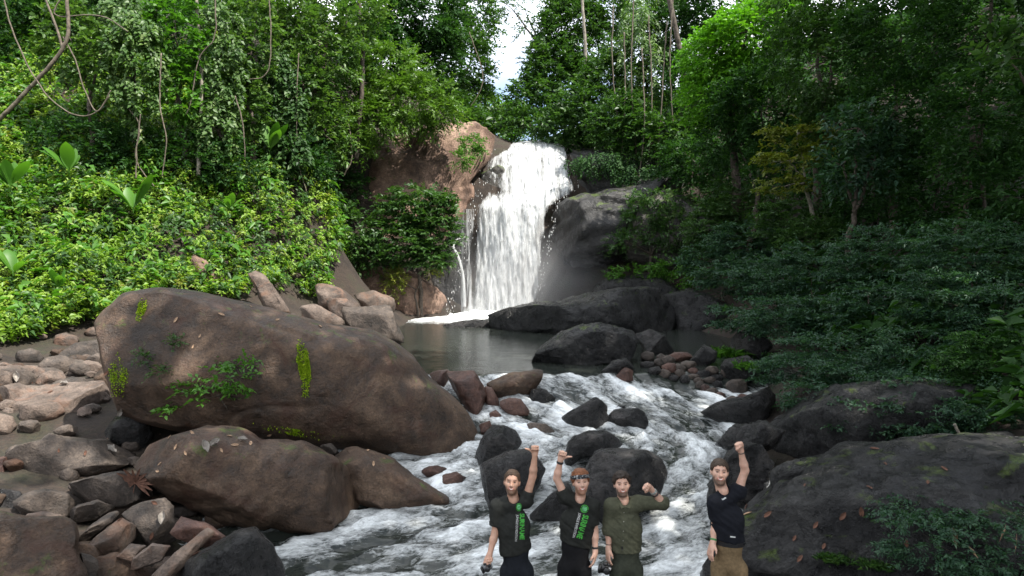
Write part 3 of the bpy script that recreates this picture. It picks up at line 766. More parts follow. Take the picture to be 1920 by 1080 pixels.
gpos = n.new('ShaderNodeNewGeometry'); mp = n.new('ShaderNodeMapping'); mp.inputs['Scale'].default_value = (1, 2.4, 1)
l.new(gpos.outputs['Position'], mp.inputs['Vector']); l.new(mp.outputs['Vector'], rp.inputs['Vector'])
bp2 = n.new('ShaderNodeBump'); bp2.inputs['Strength'].default_value = 0.25; bp2.inputs['Distance'].default_value = 0.06
l.new(rp.outputs['Fac'], bp2.inputs['Height']); l.new(bp2.outputs['Normal'], b.inputs['Normal'])
mx = n.new('ShaderNodeMixShader')
l.new(f, mx.inputs[0]); l.new(b.outputs[0], mx.inputs[1]); l.new(fd.outputs[0], mx.inputs[2])
l.new(mx.outputs[0], n['Material Output'].inputs['Surface'])
link('river', mesh_np('river', np.stack([xf, yf, zz], -1), grid_faces(len(wx), len(wy))[:, ::-1], {'foam': foam, 'flow': np.stack([s_ * 0.45, t_, zz * 1.5], -1)}), wm, kind='structure')

# the falls
def fall_mat(name, thr, soft, sx, sy):
    m, n, l, b = mat_new(name)
    uv = n.new('ShaderNodeAttribute'); uv.attribute_name = 'uvw'
    ed = n.new('ShaderNodeAttribute'); ed.attribute_name = 'body'
    mp = n.new('ShaderNodeMapping'); mp.inputs['Scale'].default_value = (sx, sy, 1)
    l.new(uv.outputs['Vector'], mp.inputs['Vector'])
    n1 = noise_node(n, l, 1.0, 7, 0.66, mp.outputs['Vector'], 0.35)
    mp2 = n.new('ShaderNodeMapping'); mp2.inputs['Scale'].default_value = (sx * 3.2, sy * 4.0, 1)
    l.new(uv.outputs['Vector'], mp2.inputs['Vector'])
    n2 = noise_node(n, l, 1.0, 5, 0.7, mp2.outputs['Vector'], 0.2)
    h = math_node(n, l, 'ADD', math_node(n, l, 'MULTIPLY', n1.outputs['Fac'], 0.65), math_node(n, l, 'MULTIPLY', n2.outputs['Fac'], 0.35))
    f = maprange(n, l, math_node(n, l, 'ADD', h, math_node(n, l, 'MULTIPLY', ed.outputs['Fac'], 0.34)), thr, thr + soft)
    b.inputs['Base Color'].default_value = (0.74, 0.76, 0.77, 1)
    b.inputs['Roughness'].default_value = 0.5
    bp = n.new('ShaderNodeBump'); bp.inputs['Strength'].default_value = 1.0; bp.inputs['Distance'].default_value = 0.4
    l.new(h, bp.inputs['Height']); l.new(bp.outputs['Normal'], b.inputs['Normal'])
    tl = n.new('ShaderNodeBsdfTranslucent'); tl.inputs['Color'].default_value = (0.55, 0.57, 0.58, 1)
    m0 = n.new('ShaderNodeMixShader'); m0.inputs[0].default_value = 0.3
    l.new(b.outputs[0], m0.inputs[1]); l.new(tl.outputs[0], m0.inputs[2])
    tp = n.new('ShaderNodeBsdfTransparent')
    mx = n.new('ShaderNodeMixShader')
    l.new(f, mx.inputs[0]); l.new(tp.outputs[0], mx.inputs[1]); l.new(m0.outputs[0], mx.inputs[2])
    l.new(mx.outputs[0], n['Material Output'].inputs['Surface'])
    return m

def fall_sheet(rows, nu, nv, bulge, seed, amp=0.16, inset=0.0, fade=0.0, thin=0.0):
    rows = np.array(rows, dtype=float)                       # py, depth, left px, right px
    sp = spline(rows, nv)
    u = np.linspace(0, 1, nu)
    Vv, B, UV = [], [], []
    acc = 0; prev = None
    for j, (py, d, a, c) in enumerate(sp):
        a, c = a + inset * (c - a), c - inset * (c - a)
        mid_ = P((a + c) / 2, py, d)
        acc += 0 if prev is None else np.linalg.norm(mid_ - prev); prev = mid_
        for i, uu in enumerate(u):
            p = P(a + (c - a) * uu, py, d)
            e = abs(2 * uu - 1)
            p = p + np.array([0, bulge * e ** 2.2, 0])
            Vv.append(p); UV.append((p[0], acc, seed)); B.append((1 - e ** 9.0) - thin * max(0.0, (0.38 - uu) / 0.38) ** 0.7 * min(1.0, max(0.0, (py - 285) / 15), max(0.0, (385 - py) / 20)) - fade * max(0.0, 1 - j / (0.30 * nv)))
    Vv = np.array(Vv); UV = np.array(UV)
    q = np.stack([UV[:, 0] * 1.6, UV[:, 1] * 0.35, UV[:, 2]], -1)
    dn = amp * (fbm(q, 4) + 0.6 * (0.5 - np.abs(fbm(q * 2.4 + 7, 3))))
    Vv[:, 1] -= dn
    return Vv, grid_faces(nv, nu), {'uvw': UV, 'body': np.array(B)}

FM1 = fall_mat('white_water', 0.64, 0.2, 2.0, 0.30)
FM2 = fall_mat('white_water_veil', 0.79, 0.16, 3.2, 0.24)
falls = empty('waterfall', tuple(P(950, 590, 38.2)), 'white waterfall dropping in two steps over dark rock into the pool', 'waterfall')
ROWS_U = [(264, 48.0, 962, 1050), (269, 45.2, 953, 1061), (276, 44.3, 948, 1066), (288, 43.4, 925, 1069), (305, 42.7, 896, 1073), (330, 41.9, 902, 1079), (352, 41.2, 908, 1084), (366, 40.6, 906, 1075), (378, 40.1, 896, 1048)]
ROWS_L = [(364, 40.5, 900, 1066), (376, 39.9, 890, 1050), (392, 39.6, 888, 1034), (430, 39.4, 887, 1026), (490, 39.2, 884, 1020), (545, 38.9, 880, 1014), (575, 38.4, 868, 1010), (594, 37.6, 838, 1000)]
ROWS = ROWS_U[:-2] + [(364, 40.7, 900, 1072), (377, 40.0, 890, 1050)] + ROWS_L[2:]
for nm, rows, mt, bul, sd, amp, ins in [('falling_water', ROWS, FM1, 0.6, 9.0, 0.42, 0.02), ('water_veil', [(a, d - 0.32, c, e) for a, d, c, e in ROWS], FM2, 0.7, 14.0, 0.45, -0.01),
                                   ('side_trickle', [(392, 38.4, 866, 893), (440, 38.3, 862, 890), (500, 38.2, 862, 888), (585, 38.0, 862, 886)], fall_mat('trickle', 0.80, 0.12, 4.5, 0.22), 0.2, 21.0, 0.1, 0.0),
                                   ('thin_side_stream', [(444, 39.0, 868, 874), (450, 38.6, 852, 858), (462, 38.4, 847, 852), (480, 38.2, 856, 861), (520, 38.0, 866, 871), (575, 37.8, 868, 874)], fall_mat('stream', 0.42, 0.1, 5, 0.5), 0.03, 25.0, 0.03, 0.0)]:
    V, F, at = fall_sheet(rows, 90 if 'side' not in nm else 16, 220 if 'side' not in nm else 120, bul, sd, amp, ins, 0.0, 0.5 if 'side' not in nm else 0.0)
    child(nm, V, F, mt, falls, at)
# flying drops round the falls
rr_ = np.random.default_rng(5)
nd = 500
q = rr_.random((nd, 3))
py = 280 + 320 * q[:, 0] ** 0.8
ed = np.where(q[:, 1] < .5, np.interp(py, [270, 305, 350, 380, 594], [950, 896, 906, 890, 840]), np.interp(py, [270, 350, 380, 594], [1064, 1082, 1045, 1002]))
pxs = ed + rr_.normal(size=nd) * 4.5
inn = rr_.random(nd) < 0.45
pxs = np.where(inn, 880 + 140 * rr_.random(nd), pxs)
dd = np.interp(py, [270, 375, 594], [44, 39.4, 37.4]) - 0.3 * rr_.random(nd)
base = np.array([P(a, b_, d_) for a, b_, d_ in zip(pxs, py, dd)])
sz = 0.005 + 0.012 * rr_.random(nd) ** 2
oct_v = np.array([(1, 0, 0), (-1, 0, 0), (0, 1, 0), (0, -1, 0), (0, 0, 5.0), (0, 0, -5.0)])
oct_f = np.array([(0, 2, 4), (2, 1, 4), (1, 3, 4), (3, 0, 4), (2, 0, 5), (1, 2, 5), (3, 1, 5), (0, 3, 5)])
DV = (base[:, None] + oct_v[None] * sz[:, None, None]).reshape(-1, 3)
DF = (oct_f[None] + 6 * np.arange(nd)[:, None, None]).reshape(-1, 3)
foam_mat = plain_mat('foam', (0.86, 0.88, 0.89), 0.5, 0.4, 0.05)
child('spray_drops', DV, DF, foam_mat, falls, kind='stuff')

# foam mounds where the water lands
fo = []
for k in range(26):
    a = 842 + 160 * rr_.random(); d_ = 37.4 - 1.6 * rr_.random()
    c = P(a, 592, d_); c[2] = 1.3
    V, F = ico(3)
    s = np.array([.5, .4, .28]) * rr_.uniform(.6, 1.3)
    Vn = V * s
    Vn = Vn * (1 + 0.5 * fbm(V * 1.8 + k * 3.1, 4))[:, None]
    fo.append((Vn + c, F))
V, F = join(fo)
child('foam_mound', V, F, foam_mat, falls, kind='stuff')
# mist at the foot of the falls
mm_, n, l, b = mat_new('mist')
n.remove(b)
pv = n.new('ShaderNodeVolumePrincipled')
pv.inputs['Color'].default_value = (0.95, 0.97, 1, 1)
pv.inputs['Anisotropy'].default_value = 0.2
tcm = n.new('ShaderNodeTexCoord')
ln = n.new('ShaderNodeVectorMath'); ln.operation = 'LENGTH'
mpm = n.new('ShaderNodeMapping')
l.new(tcm.outputs['Object'], ln.inputs[0])
fall_f = maprange(n, l, ln.outputs['Value'], 0.15, 1.0, 1.0, 0.0)
nm_ = noise_node(n, l, 1.6, 3, 0.5, tcm.outputs['Object'])
den = math_node(n, l, 'MULTIPLY', math_node(n, l, 'POWER', fall_f, 1.6), maprange(n, l, nm_.outputs['Fac'], 0.3, 0.7, 0.3, 1.2))
l.new(math_node(n, l, 'MULTIPLY', den, 0.24), pv.inputs['Density'])
l.new(pv.outputs[0], n['Material Output'].inputs['Volume'])
V, F = ico(3)
mist = link('spray_mist', mesh_np('spray_mist', V, F), mm_, kind='stuff', label='pale spray mist drifting at the foot of the waterfall', cat='mist')
mist.location = P(985, 545, 37.2)
mist.scale = (6.0, 3.2, 4.0)

# ------------------------------------------------------------------ foliage
def leaves(base, ldir, lnrm, length, width, var, fold=0.18, droop=0.15):
    """one folded four-cornered leaf (two triangles) for each row"""
    ldir = norm(ldir); side = norm(np.cross(ldir, lnrm)); nrm = np.cross(side, ldir)
    L = length[:, None]; W = width[:, None]
    mid = base + ldir * L * 0.42
    a = mid + side * W * 0.5 + nrm * W * fold
    c = mid - side * W * 0.5 + nrm * W * fold
    tip = base + ldir * L + np.array([0, 0, -1.0]) * L * droop
    V = np.stack([base, a, tip, c], 1).reshape(-1, 3)
    k = 4 * np.arange(len(base))[:, None]
    F = np.stack([k + np.array([[0, 1, 2]]), k + np.array([[0, 2, 3]])], 1).reshape(-1, 3)
    return V, F, np.repeat(var, 4)

def sprays(pts, dirs, m, twig, leaf, width, g, mode='out', jit=0.35, droop=0.15):
    """twigs at pts along dirs, each with m leaves"""
    n = len(pts)
    dirs = norm(dirs)
    up = np.array([0, 0, 1.0])
    nrm = norm(up + 0.35 * g.normal(size=(n, 3))) if mode != 'up' else norm(dirs + 0.2 * g.normal(size=(n, 3)))
    side = norm(np.cross(dirs, nrm) + 1e-6)
    t = (np.arange(m) + 0.5) / m
    tl = twig * g.uniform(0.6, 1.25, n)
    dk = {'out': 0.3, 'hang': 0.15, 'flat': 0.12, 'up': 0.1}[mode]
    pos = pts[:, None] + dirs[:, None] * (t[None, :, None] * tl[:, None, None]) - up * (dk * (t ** 2)[None, :, None] * tl[:, None, None])
    sg = np.where(np.arange(m) % 2 == 0, 1.0, -1.0)
    if mode == 'up':
        a = g.uniform(0, 2 * np.pi, (n, m))
        b2 = np.cross(side, dirs)
        ld = side[:, None] * np.cos(a)[..., None] + b2[:, None] * np.sin(a)[..., None] + dirs[:, None] * g.uniform(0.1, 0.9, (n, m))[..., None]
        ln_ = dirs[:, None] + 0.3 * g.normal(size=(n, m, 3))
    else:
        ld = dirs[:, None] * 0.65 + side[:, None] * (sg[None, :, None] * 0.85) + jit * g.normal(size=(n, m, 3))
        ln_ = nrm[:, None] + jit * g.normal(size=(n, m, 3))
        if mode == 'hang':
            ld = ld * np.array([1.2, 1.2, 0.5]) + np.array([0, 0, -0.3]) + 0.3 * g.normal(size=(n, m, 3))
            ln_ = ln_ * 0.6 + np.array([0.25, -0.75, 0.4])
    k = n * m
    ln = leaf * g.uniform(0.65, 1.3, k)
    var = np.clip(np.repeat(g.beta(2, 2, n), m) * 0.6 + 0.4 * g.random(k), 0, 1)
    return leaves(pos.reshape(-1, 3), ld.reshape(-1, 3), ln_.reshape(-1, 3), ln, ln * width, var, droop=droop)

def lobe_points(lobes, dens, g, shell=0.5, clump=1.0, flat=False):
    """points through the crown's lobes, thinned into clumps; lobes: (centre, radii)"""
    Ps, Ds = [], []
    for c, r in lobes:
        nn = max(30, int(dens * (r[0] * r[2] + 0.5 * r[1] * r[2] + 0.5 * r[0] * r[1])))
        v = norm(g.normal(size=(nn * 2, 3)))
        rad = shell + (1 - shell) * g.random(nn * 2) ** 0.6
        rad *= 1 + 0.22 * pnoise(v * 1.7 + c)
        p = c + v * rad[:, None] * r
        keep = pnoise(p * (1.3 / max(0.5, r.mean() * 0.45)) + 5.5) + 0.35 * g.normal(size=nn * 2) * 0.6 > -0.08 * clump
        if keep.sum() < 10: keep[:] = True
        p, v = p[keep][:nn], v[keep][:nn]
        Ps.append(p); Ds.append(v)
    return np.vstack(Ps), np.vstack(Ds)

LEAF = {
 'light': leaf_mat('leaf_light', [(0.035, 0.085, 0.012), (0.075, 0.15, 0.022), (0.13, 0.22, 0.04), (0.2, 0.22, 0.06)]),
 'bright': leaf_mat('leaf_bright', [(0.03, 0.09, 0.012), (0.06, 0.16, 0.018), (0.1, 0.23, 0.03)]),
 'sunny': leaf_mat('leaf_sunny', [(0.05, 0.15, 0.012), (0.1, 0.26, 0.02), (0.17, 0.36, 0.035)]),  # lighter greens: sunlight on the right crown put into the leaf colour
 'mid': leaf_mat('leaf_mid', [(0.018, 0.05, 0.014), (0.038, 0.09, 0.022), (0.07, 0.135, 0.035)]),
 'pale': leaf_mat('leaf_pale', [(0.025, 0.065, 0.016), (0.065, 0.13, 0.03), (0.13, 0.2, 0.06), (0.24, 0.25, 0.11)]),
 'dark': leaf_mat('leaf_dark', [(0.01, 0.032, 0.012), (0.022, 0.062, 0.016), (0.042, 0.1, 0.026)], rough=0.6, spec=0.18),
 'blue': leaf_mat('leaf_blue', [(0.014, 0.042, 0.024), (0.03, 0.075, 0.042), (0.055, 0.115, 0.06)], rough=0.5, spec=0.3),
 'yellow': leaf_mat('leaf_yellow', [(0.06, 0.09, 0.015), (0.12, 0.15, 0.02), (0.2, 0.19, 0.04), (0.25, 0.12, 0.03)]),
 'bank': leaf_mat('leaf_bank', [(0.055, 0.12, 0.012), (0.145, 0.25, 0.028), (0.27, 0.36, 0.065), (0.38, 0.29, 0.09)]),
 'moss': leaf_mat('moss', [(0.09, 0.16, 0.008), (0.19, 0.3, 0.012), (0.3, 0.4, 0.02)], trans=0.2, rough=0.9, spec=0.1),
}
BARK = bark_mat('bark_brown', (0.03, 0.022, 0.016), (0.1, 0.08, 0.062))
BARKP = bark_mat('bark_pale', (0.12, 0.105, 0.085), (0.3, 0.27, 0.22))
VINE = bark_mat('vine_bark', (0.05, 0.04, 0.03), (0.16, 0.13, 0.095))

def to_lobes(L, ydepth=0.8):
    out = []
    for px, py, rx, ry, d in L:
        a, b_ = rx * d / FPX, ry * d / FPX
        out.append((P(px, py, d), np.array([a, ydepth * 0.5 * (a + b_), b_])))
    return out

def limb(a, b_, r0, r1, g, sag=0.08, n=9):
    a = np.asarray(a, float); b_ = np.asarray(b_, float)
    L = np.linalg.norm(b_ - a)
    t = np.linspace(0, 1, n)[:, None]
    p = a + (b_ - a) * t + np.array([0, 0, 1.0]) * (np.sin(t * np.pi) * L * sag)
    w = np.cumsum(g.normal(size=(n, 3)), 0) * 0.022 * L
    w = w - t * w[-1]
    return tube(p + w, np.linspace(r0, r1, n), 7)

def tree(name, label, cat, L, kind='mid', dens=45, leaf=None, m=9, mode='out', base=None, trunk=True, group=None, bark=None, r0=None, width=0.5, seed=0, up=0.25, shell=0.5, ydepth=0.8, clump=1.0, twig=3.2, world_lobes=None):
    g = np.random.default_rng(seed + 500)
    lobes = world_lobes or to_lobes(L, ydepth)
    cs = np.array([c for c, r in lobes])
    dm = cs[:, 1].mean()
    leaf = leaf or (0.0056 * dm + 0.035)
    if base is None:
        cx, cy = cs[:, 0].mean(), cs[:, 1].mean() + 0.6
        base = np.array([cx, cy, float(terrain(np.array([cx]), np.array([cy]))[0]) - 0.15])
    base = np.asarray(base, float)
    root = empty(name, tuple(base), label, cat, group)
    p, v = lobe_points(lobes, (3.6 if cat != 'tree' or mode == 'hang' else 5.0) * dens * (0.15 / leaf) ** 2 * 9 / m, g, shell, clump)
    keep = (v[:, 1] < 0.35) | (g.random(len(v)) < 0.4)
    p, v = p[keep], v[keep]
    if mode == 'hang':
        d = v * np.array([.25, .25, .1]) + np.array([0, 0, -1.0]) + 0.15 * g.normal(size=p.shape)
    elif mode == 'flat':
        d = v * np.array([1, 1, .15]) + np.array([-0.25, -0.25, 0.08]) + 0.3 * g.normal(size=p.shape) * np.array([1, 1, .3])
        # settle into tiers
        tier = 0.38
        p[:, 2] = np.where(g.random(len(p)) < 0.75, np.round((p[:, 2] + 0.25 * pnoise(p * 0.5) ) / tier) * tier + 0.05 * g.normal(size=len(p)) + 0.10 * pnoise(p * 1.1), p[:, 2])
    else:
        d = v + np.array([0, 0, up]) + 0.45 * g.normal(size=p.shape)
    V, F, var = sprays(p, d, m, leaf * twig, leaf, width, g, mode)
    child('crown' if cat == 'tree' else 'foliage', V, F, LEAF[kind], root, {'var': var})
    # trunk and limbs
    H = max(0.5, cs[:, 2].max() - base[2])
    r0 = r0 or max(0.035, 0.022 * H)
    parts = []
    top = cs.mean(0); top[2] = max(cs[:, 2].mean(), base[2] + 0.3)
    fork = base + (top - base) * 0.6
    if trunk:
        parts.append(limb(base, fork, r0, r0 * 0.65, g, 0.02))
        for c, r in lobes:
            parts.append(limb(fork, c, r0 * 0.55, r0 * 0.15, g))
            for _ in range(3):
                parts.append(limb(c, c + norm(g.normal(size=3)) * r * 0.8, r0 * 0.16, r0 * 0.04, g, 0.02, 6))
        V, F = join(parts)
        child('trunk' if cat == 'tree' else 'stem', V, F, bark or BARK, root)
    return root

# --- left side
tree('leaning_tree', 'light green feathery tree leaning over the red-brown cliff', 'tree', [(765, 190, 85, 45, 38), (690, 225, 70, 34, 37), (815, 215, 45, 24, 38.5), (725, 135, 65, 45, 38.5), (645, 262, 45, 32, 36.5)], 'light', 70, seed=1, m=11, base=P(640, 300, 38), width=0.36, up=0.1)
tree('tree', 'pale grey-green tree draped with creepers left of the leaning tree', 'tree', [(600, 80, 75, 85, 34), (560, 180, 65, 75, 33), (650, 20, 70, 50, 35.5), (605, 250, 50, 60, 34), (520, 20, 60, 60, 34)], 'pale', 40, seed=2)
tree('tree', 'tall bluish tree at the left edge of the sky gap', 'tree', [(860, 110, 55, 75, 54), (885, 40, 42, 60, 56), (840, 205, 50, 40, 52), (893, 185, 25, 40, 55)], 'mid', 55, seed=3)
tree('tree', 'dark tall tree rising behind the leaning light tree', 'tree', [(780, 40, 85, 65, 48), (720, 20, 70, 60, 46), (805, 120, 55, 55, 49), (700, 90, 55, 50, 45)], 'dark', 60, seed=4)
tree('tree', 'far pale tree below the left side of the sky gap', 'tree', [(905, 215, 32, 32, 66), (880, 235, 40, 25, 62)], 'light', 60, seed=5)
tree('tree', 'far green tree closing the bottom of the sky gap', 'tree', [(940, 218, 28, 24, 80), (965, 225, 30, 22, 76), (935, 240, 40, 18, 68)], 'bright', 60, seed=6)
tree('tree', 'dark forest tree in the top left corner', 'tree', [(40, 60, 110, 80, 33), (150, 10, 120, 60, 34), (30, 190, 80, 60, 31.5)], 'dark', 45, seed=7)
tree('tree', 'dark forest tree behind the hanging creepers, top left', 'tree', [(300, 60, 130, 100, 35), (230, 200, 100, 80, 33), (400, 180, 90, 90, 34)], 'dark', 42, seed=8)
tree('tree', 'dark forest tree behind the pale draped tree', 'tree', [(500, 90, 110, 110, 38), (560, 220, 80, 70, 37), (640, 150, 70, 100, 40)], 'dark', 42, seed=9)
for k, (lab, L, kd) in enumerate([
    ('creeper curtain of pale round leaves hanging nearest the left edge', [(130, 70, 55, 75, 27.5), (190, 110, 45, 60, 27)], 'pale'),
    ('long pale creeper curtain hanging left of the bare looped vines', [(250, 110, 55, 115, 27), (235, 30, 60, 50, 28)], 'pale'),
    ('bright creeper curtain with fresh green top, upper left', [(330, 60, 50, 90, 28), (330, 170, 40, 60, 28)], 'bright'),
    ('creeper curtain reaching low over the green bank', [(410, 110, 50, 120, 29), (400, 240, 45, 60, 28.5)], 'pale'),
    ('dense pale creeper curtain in the middle of the left wall', [(475, 70, 45, 105, 30.5), (455, 190, 45, 70, 30)], 'pale'),
    ('creeper curtain falling beside the pale draped tree', [(530, 190, 42, 95, 31.5), (540, 280, 40, 40, 31)], 'mid')]):
    tree('creeper', lab, 'creeper', L, kd, 42, seed=20 + k, mode='hang' if k % 2 else 'out', ydepth=0.45, m=7, width=0.72, twig=2.0, group='creeper curtains on the left wall', clump=3.0)
tree('shrub', 'dark broad-leaved shrub at the right end of the green bank', 'shrub', [(560, 290, 40, 40, 32), (590, 320, 30, 25, 33)], 'dark', 60, seed=30)
tree('shrub', 'dark shrub under the creepers above the green bank', 'shrub', [(350, 300, 70, 40, 28.5), (430, 310, 50, 40, 29)], 'dark', 50, seed=31)
tree('shrub', 'dark shadowed shrub above the bank near the left edge', 'shrub', [(150, 270, 80, 45, 27.5), (240, 290, 60, 45, 28)], 'dark', 50, seed=32)
tree('shrub', 'dense dark green shrub on the cliff face beside the falls', 'shrub', [(780, 395, 65, 42, 36.2), (815, 425, 40, 55, 36.4), (750, 455, 60, 40, 35.8), (800, 480, 40, 25, 36)], 'mid', 90, seed=33, mode='flat', twig=2.5)
tree('shrub', 'creeping green shrub left of the dense cliff shrub', 'shrub', [(660, 435, 45, 35, 36), (690, 475, 45, 25, 35.6), (640, 400, 25, 20, 36.5)], 'mid', 70, seed=34)
tree('shrub', 'small bush higher up on the bare cliff', 'shrub', [(660, 352, 28, 20, 37.4)], 'dark', 80, seed=35)
tree('bush', 'little green bush on top of the cliff, upper of two', 'bush', [(886, 272, 19, 11, 38.8)], 'bright', 120, seed=36, base=P(886, 284, 38.9), leaf=.16)
tree('bush', 'little green bush on the cliff top, lower of two', 'bush', [(866, 297, 15, 8, 38.0)], 'bright', 120, seed=37, base=P(866, 305, 38.1), leaf=.16)
tree('ivy', 'green ivy and ferns spilling over the mossy rock right of the falls', 'ivy', [(1215, 405, 45, 26, 37.0), (1175, 455, 36, 16, 36.6), (1265, 430, 45, 35, 36.6), (1240, 375, 50, 16, 37.4)], 'mid', 45, seed=39, leaf=.17)
tree('ivy', 'low green ferns along the shelf under the overhang', 'ivy', [(1200, 512, 55, 9, 36.0), (1265, 500, 45, 12, 35.6), (1310, 520, 40, 14, 34)], 'bright', 45, seed=40, leaf=.17)
tree('ivy', 'dark creepers hanging at the top right of the falls', 'ivy', [(1130, 300, 60, 18, 40.6), (1210, 325, 60, 20, 40)], 'dark', 45, seed=41, leaf=.2, mode='hang')
tree('bush', 'yellowish tuft of leaves at the foot of the cliff', 'bush', [(740, 525, 14, 20, 35.5), (815, 495, 10, 12, 36)], 'yellow', 90, seed=38, leaf=.16)

# --- right side
for k, (lab, L, kd, dn) in enumerate([
    ('green tree right of the sky gap above the falls', [(1005, 195, 50, 50, 50), (990, 235, 40, 28, 48), (1045, 150, 60, 60, 51)], 'mid', 60),
    ('tall green tree at the top right of the sky gap', [(1075, 70, 60, 70, 52), (1110, 20, 80, 50, 53), (1040, 110, 40, 40, 51)], 'mid', 60),
    ('bushy green tree overhanging the lip of the falls', [(1120, 210, 75, 55, 45), (1060, 245, 55, 26, 45.5), (1150, 160, 60, 60, 46)], 'mid', 65),
    ('tree hung with creepers above the right cliff', [(1200, 120, 60, 110, 45), (1230, 40, 70, 60, 47)], 'pale', 45),
    ('dark tree between creepers and the bright crown', [(1280, 60, 60, 80, 46), (1290, 180, 45, 80, 42), (1350, 20, 80, 50, 44)], 'dark', 45),
    ('leafy tree low above the right cliff', [(1170, 235, 60, 50, 42), (1230, 265, 60, 45, 41)], 'mid', 65),
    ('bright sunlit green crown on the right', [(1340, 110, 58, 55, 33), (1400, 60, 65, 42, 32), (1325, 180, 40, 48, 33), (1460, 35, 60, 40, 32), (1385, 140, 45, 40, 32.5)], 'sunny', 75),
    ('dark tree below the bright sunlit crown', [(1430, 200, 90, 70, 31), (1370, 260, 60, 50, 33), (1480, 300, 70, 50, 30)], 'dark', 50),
    ('shaded tree right of the bright crown', [(1560, 110, 100, 95, 27), (1530, 20, 90, 50, 28), (1570, 230, 70, 60, 27)], 'mid', 45),
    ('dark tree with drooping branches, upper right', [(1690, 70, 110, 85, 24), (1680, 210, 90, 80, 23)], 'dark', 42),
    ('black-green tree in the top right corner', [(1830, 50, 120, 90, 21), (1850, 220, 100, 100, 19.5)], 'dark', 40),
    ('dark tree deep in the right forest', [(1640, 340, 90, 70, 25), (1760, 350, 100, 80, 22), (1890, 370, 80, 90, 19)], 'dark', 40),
    ('hanging green tree over the right cliff edge', [(1300, 300, 60, 35, 38), (1370, 320, 50, 35, 36)], 'dark', 60)]):
    tree('tree', lab, 'tree', L, kd, dn, seed=50 + k, mode='hang' if 'creepers above' in lab else 'out')
tree('young_tree', 'slim pale-trunked young tree with yellowish leaves, right', 'tree', [(1495, 250, 55, 16, 26.5), (1480, 300, 55, 14, 26), (1540, 290, 40, 18, 26.5), (1470, 350, 45, 12, 26)], 'yellow', 45, seed=70, base=P(1524, 420, 26.8), bark=BARKP, r0=.09, mode='flat')
tree('tree', 'broad-leaved tree with grey-green leaves beside the pale trunk', 'tree', [(1610, 240, 55, 35, 22), (1580, 310, 45, 35, 22.5), (1640, 300, 40, 40, 22)], 'blue', 40, seed=71, leaf=.2)
tree('tree', 'branch of large leaves reaching in at the right edge', 'tree', [(1890, 110, 45, 45, 14), (1925, 60, 40, 40, 14)], 'mid', 40, seed=72, leaf=.22, base=P(2010, 420, 14.5))
for k, (lab, L, kd) in enumerate([
    ('rounded green shrub right of the mossy cliff', [(1385, 385, 60, 40, 33), (1340, 430, 45, 40, 33)], 'mid'),
    ('green shrub spreading below the rounded one', [(1400, 460, 70, 42, 30), (1330, 490, 50, 30, 31)], 'blue'),
    ('shrub under the slim pale trunk', [(1480, 410, 60, 40, 28), (1530, 450, 60, 40, 26)], 'mid'),
    ('feathery shrub overhanging the black water', [(1370, 520, 60, 30, 26), (1440, 530, 60, 40, 24), (1420, 600, 70, 22, 21)], 'blue'),
    ('tiered small-leaved shrub, leftmost of the dark shrubs', [(1520, 520, 90, 55, 21), (1480, 600, 80, 30, 19), (1560, 600, 80, 40, 18.5)], 'blue'),
    ('tiered small-leaved shrub in the middle right', [(1660, 490, 100, 60, 18.5), (1650, 580, 90, 45, 17), (1560, 660, 90, 26, 16)], 'blue'),
    ('tiered small-leaved shrub at the right edge', [(1830, 480, 110, 60, 16), (1780, 570, 90, 45, 15), (1880, 590, 80, 50, 14)], 'blue'),
    ('low tiered shrub spreading over the black slab', [(1630, 700, 110, 28, 14.6), (1720, 660, 90, 40, 14.2), (1680, 750, 80, 22, 13.8)], 'blue'),
    ('low dark shrub hanging over the right slab', [(1560, 745, 80, 26, 14.2), (1500, 690, 70, 24, 15.5), (1640, 790, 80, 20, 12.6)], 'blue'),
    ('low tiered shrub over the top of the foreground slab', [(1740, 790, 90, 30, 12.2), (1860, 780, 80, 34, 11.6), (1700, 730, 80, 30, 13)], 'blue'),
    ('dark shrub at the right edge above the branch litter', [(1850, 690, 90, 55, 12.8), (1790, 740, 60, 35, 12.8)], 'dark')]):
    tree('shrub', lab, 'shrub', L, kd, 80, seed=80 + k, mode='flat', m=12, leaf=0.0038 * L[0][4] + 0.022, group='shrubs on the right bank', twig=4.5, width=0.45)
for k, (lab, L) in enumerate([
    ('leafy spray reaching over the slab, upper of three at bottom right', [(1770, 945, 105, 14, 8.3), (1870, 925, 60, 16, 8.5)]),
    ('leafy spray lowest at the bottom right corner', [(1760, 1020, 110, 20, 7.7), (1860, 1000, 70, 24, 7.7)]),
    ('leafy spray at the right edge by brown dead leaves', [(1880, 970, 50, 16, 8.0), (1900, 1045, 50, 22, 7.5)])]):
    tree('low_branch', lab, 'branch', L, 'blue', 60, seed=95 + k, mode='flat', m=12, leaf=0.05, twig=4.5, base=P(1960, 1040, 8.2), r0=.012, width=.45, ydepth=1.4)
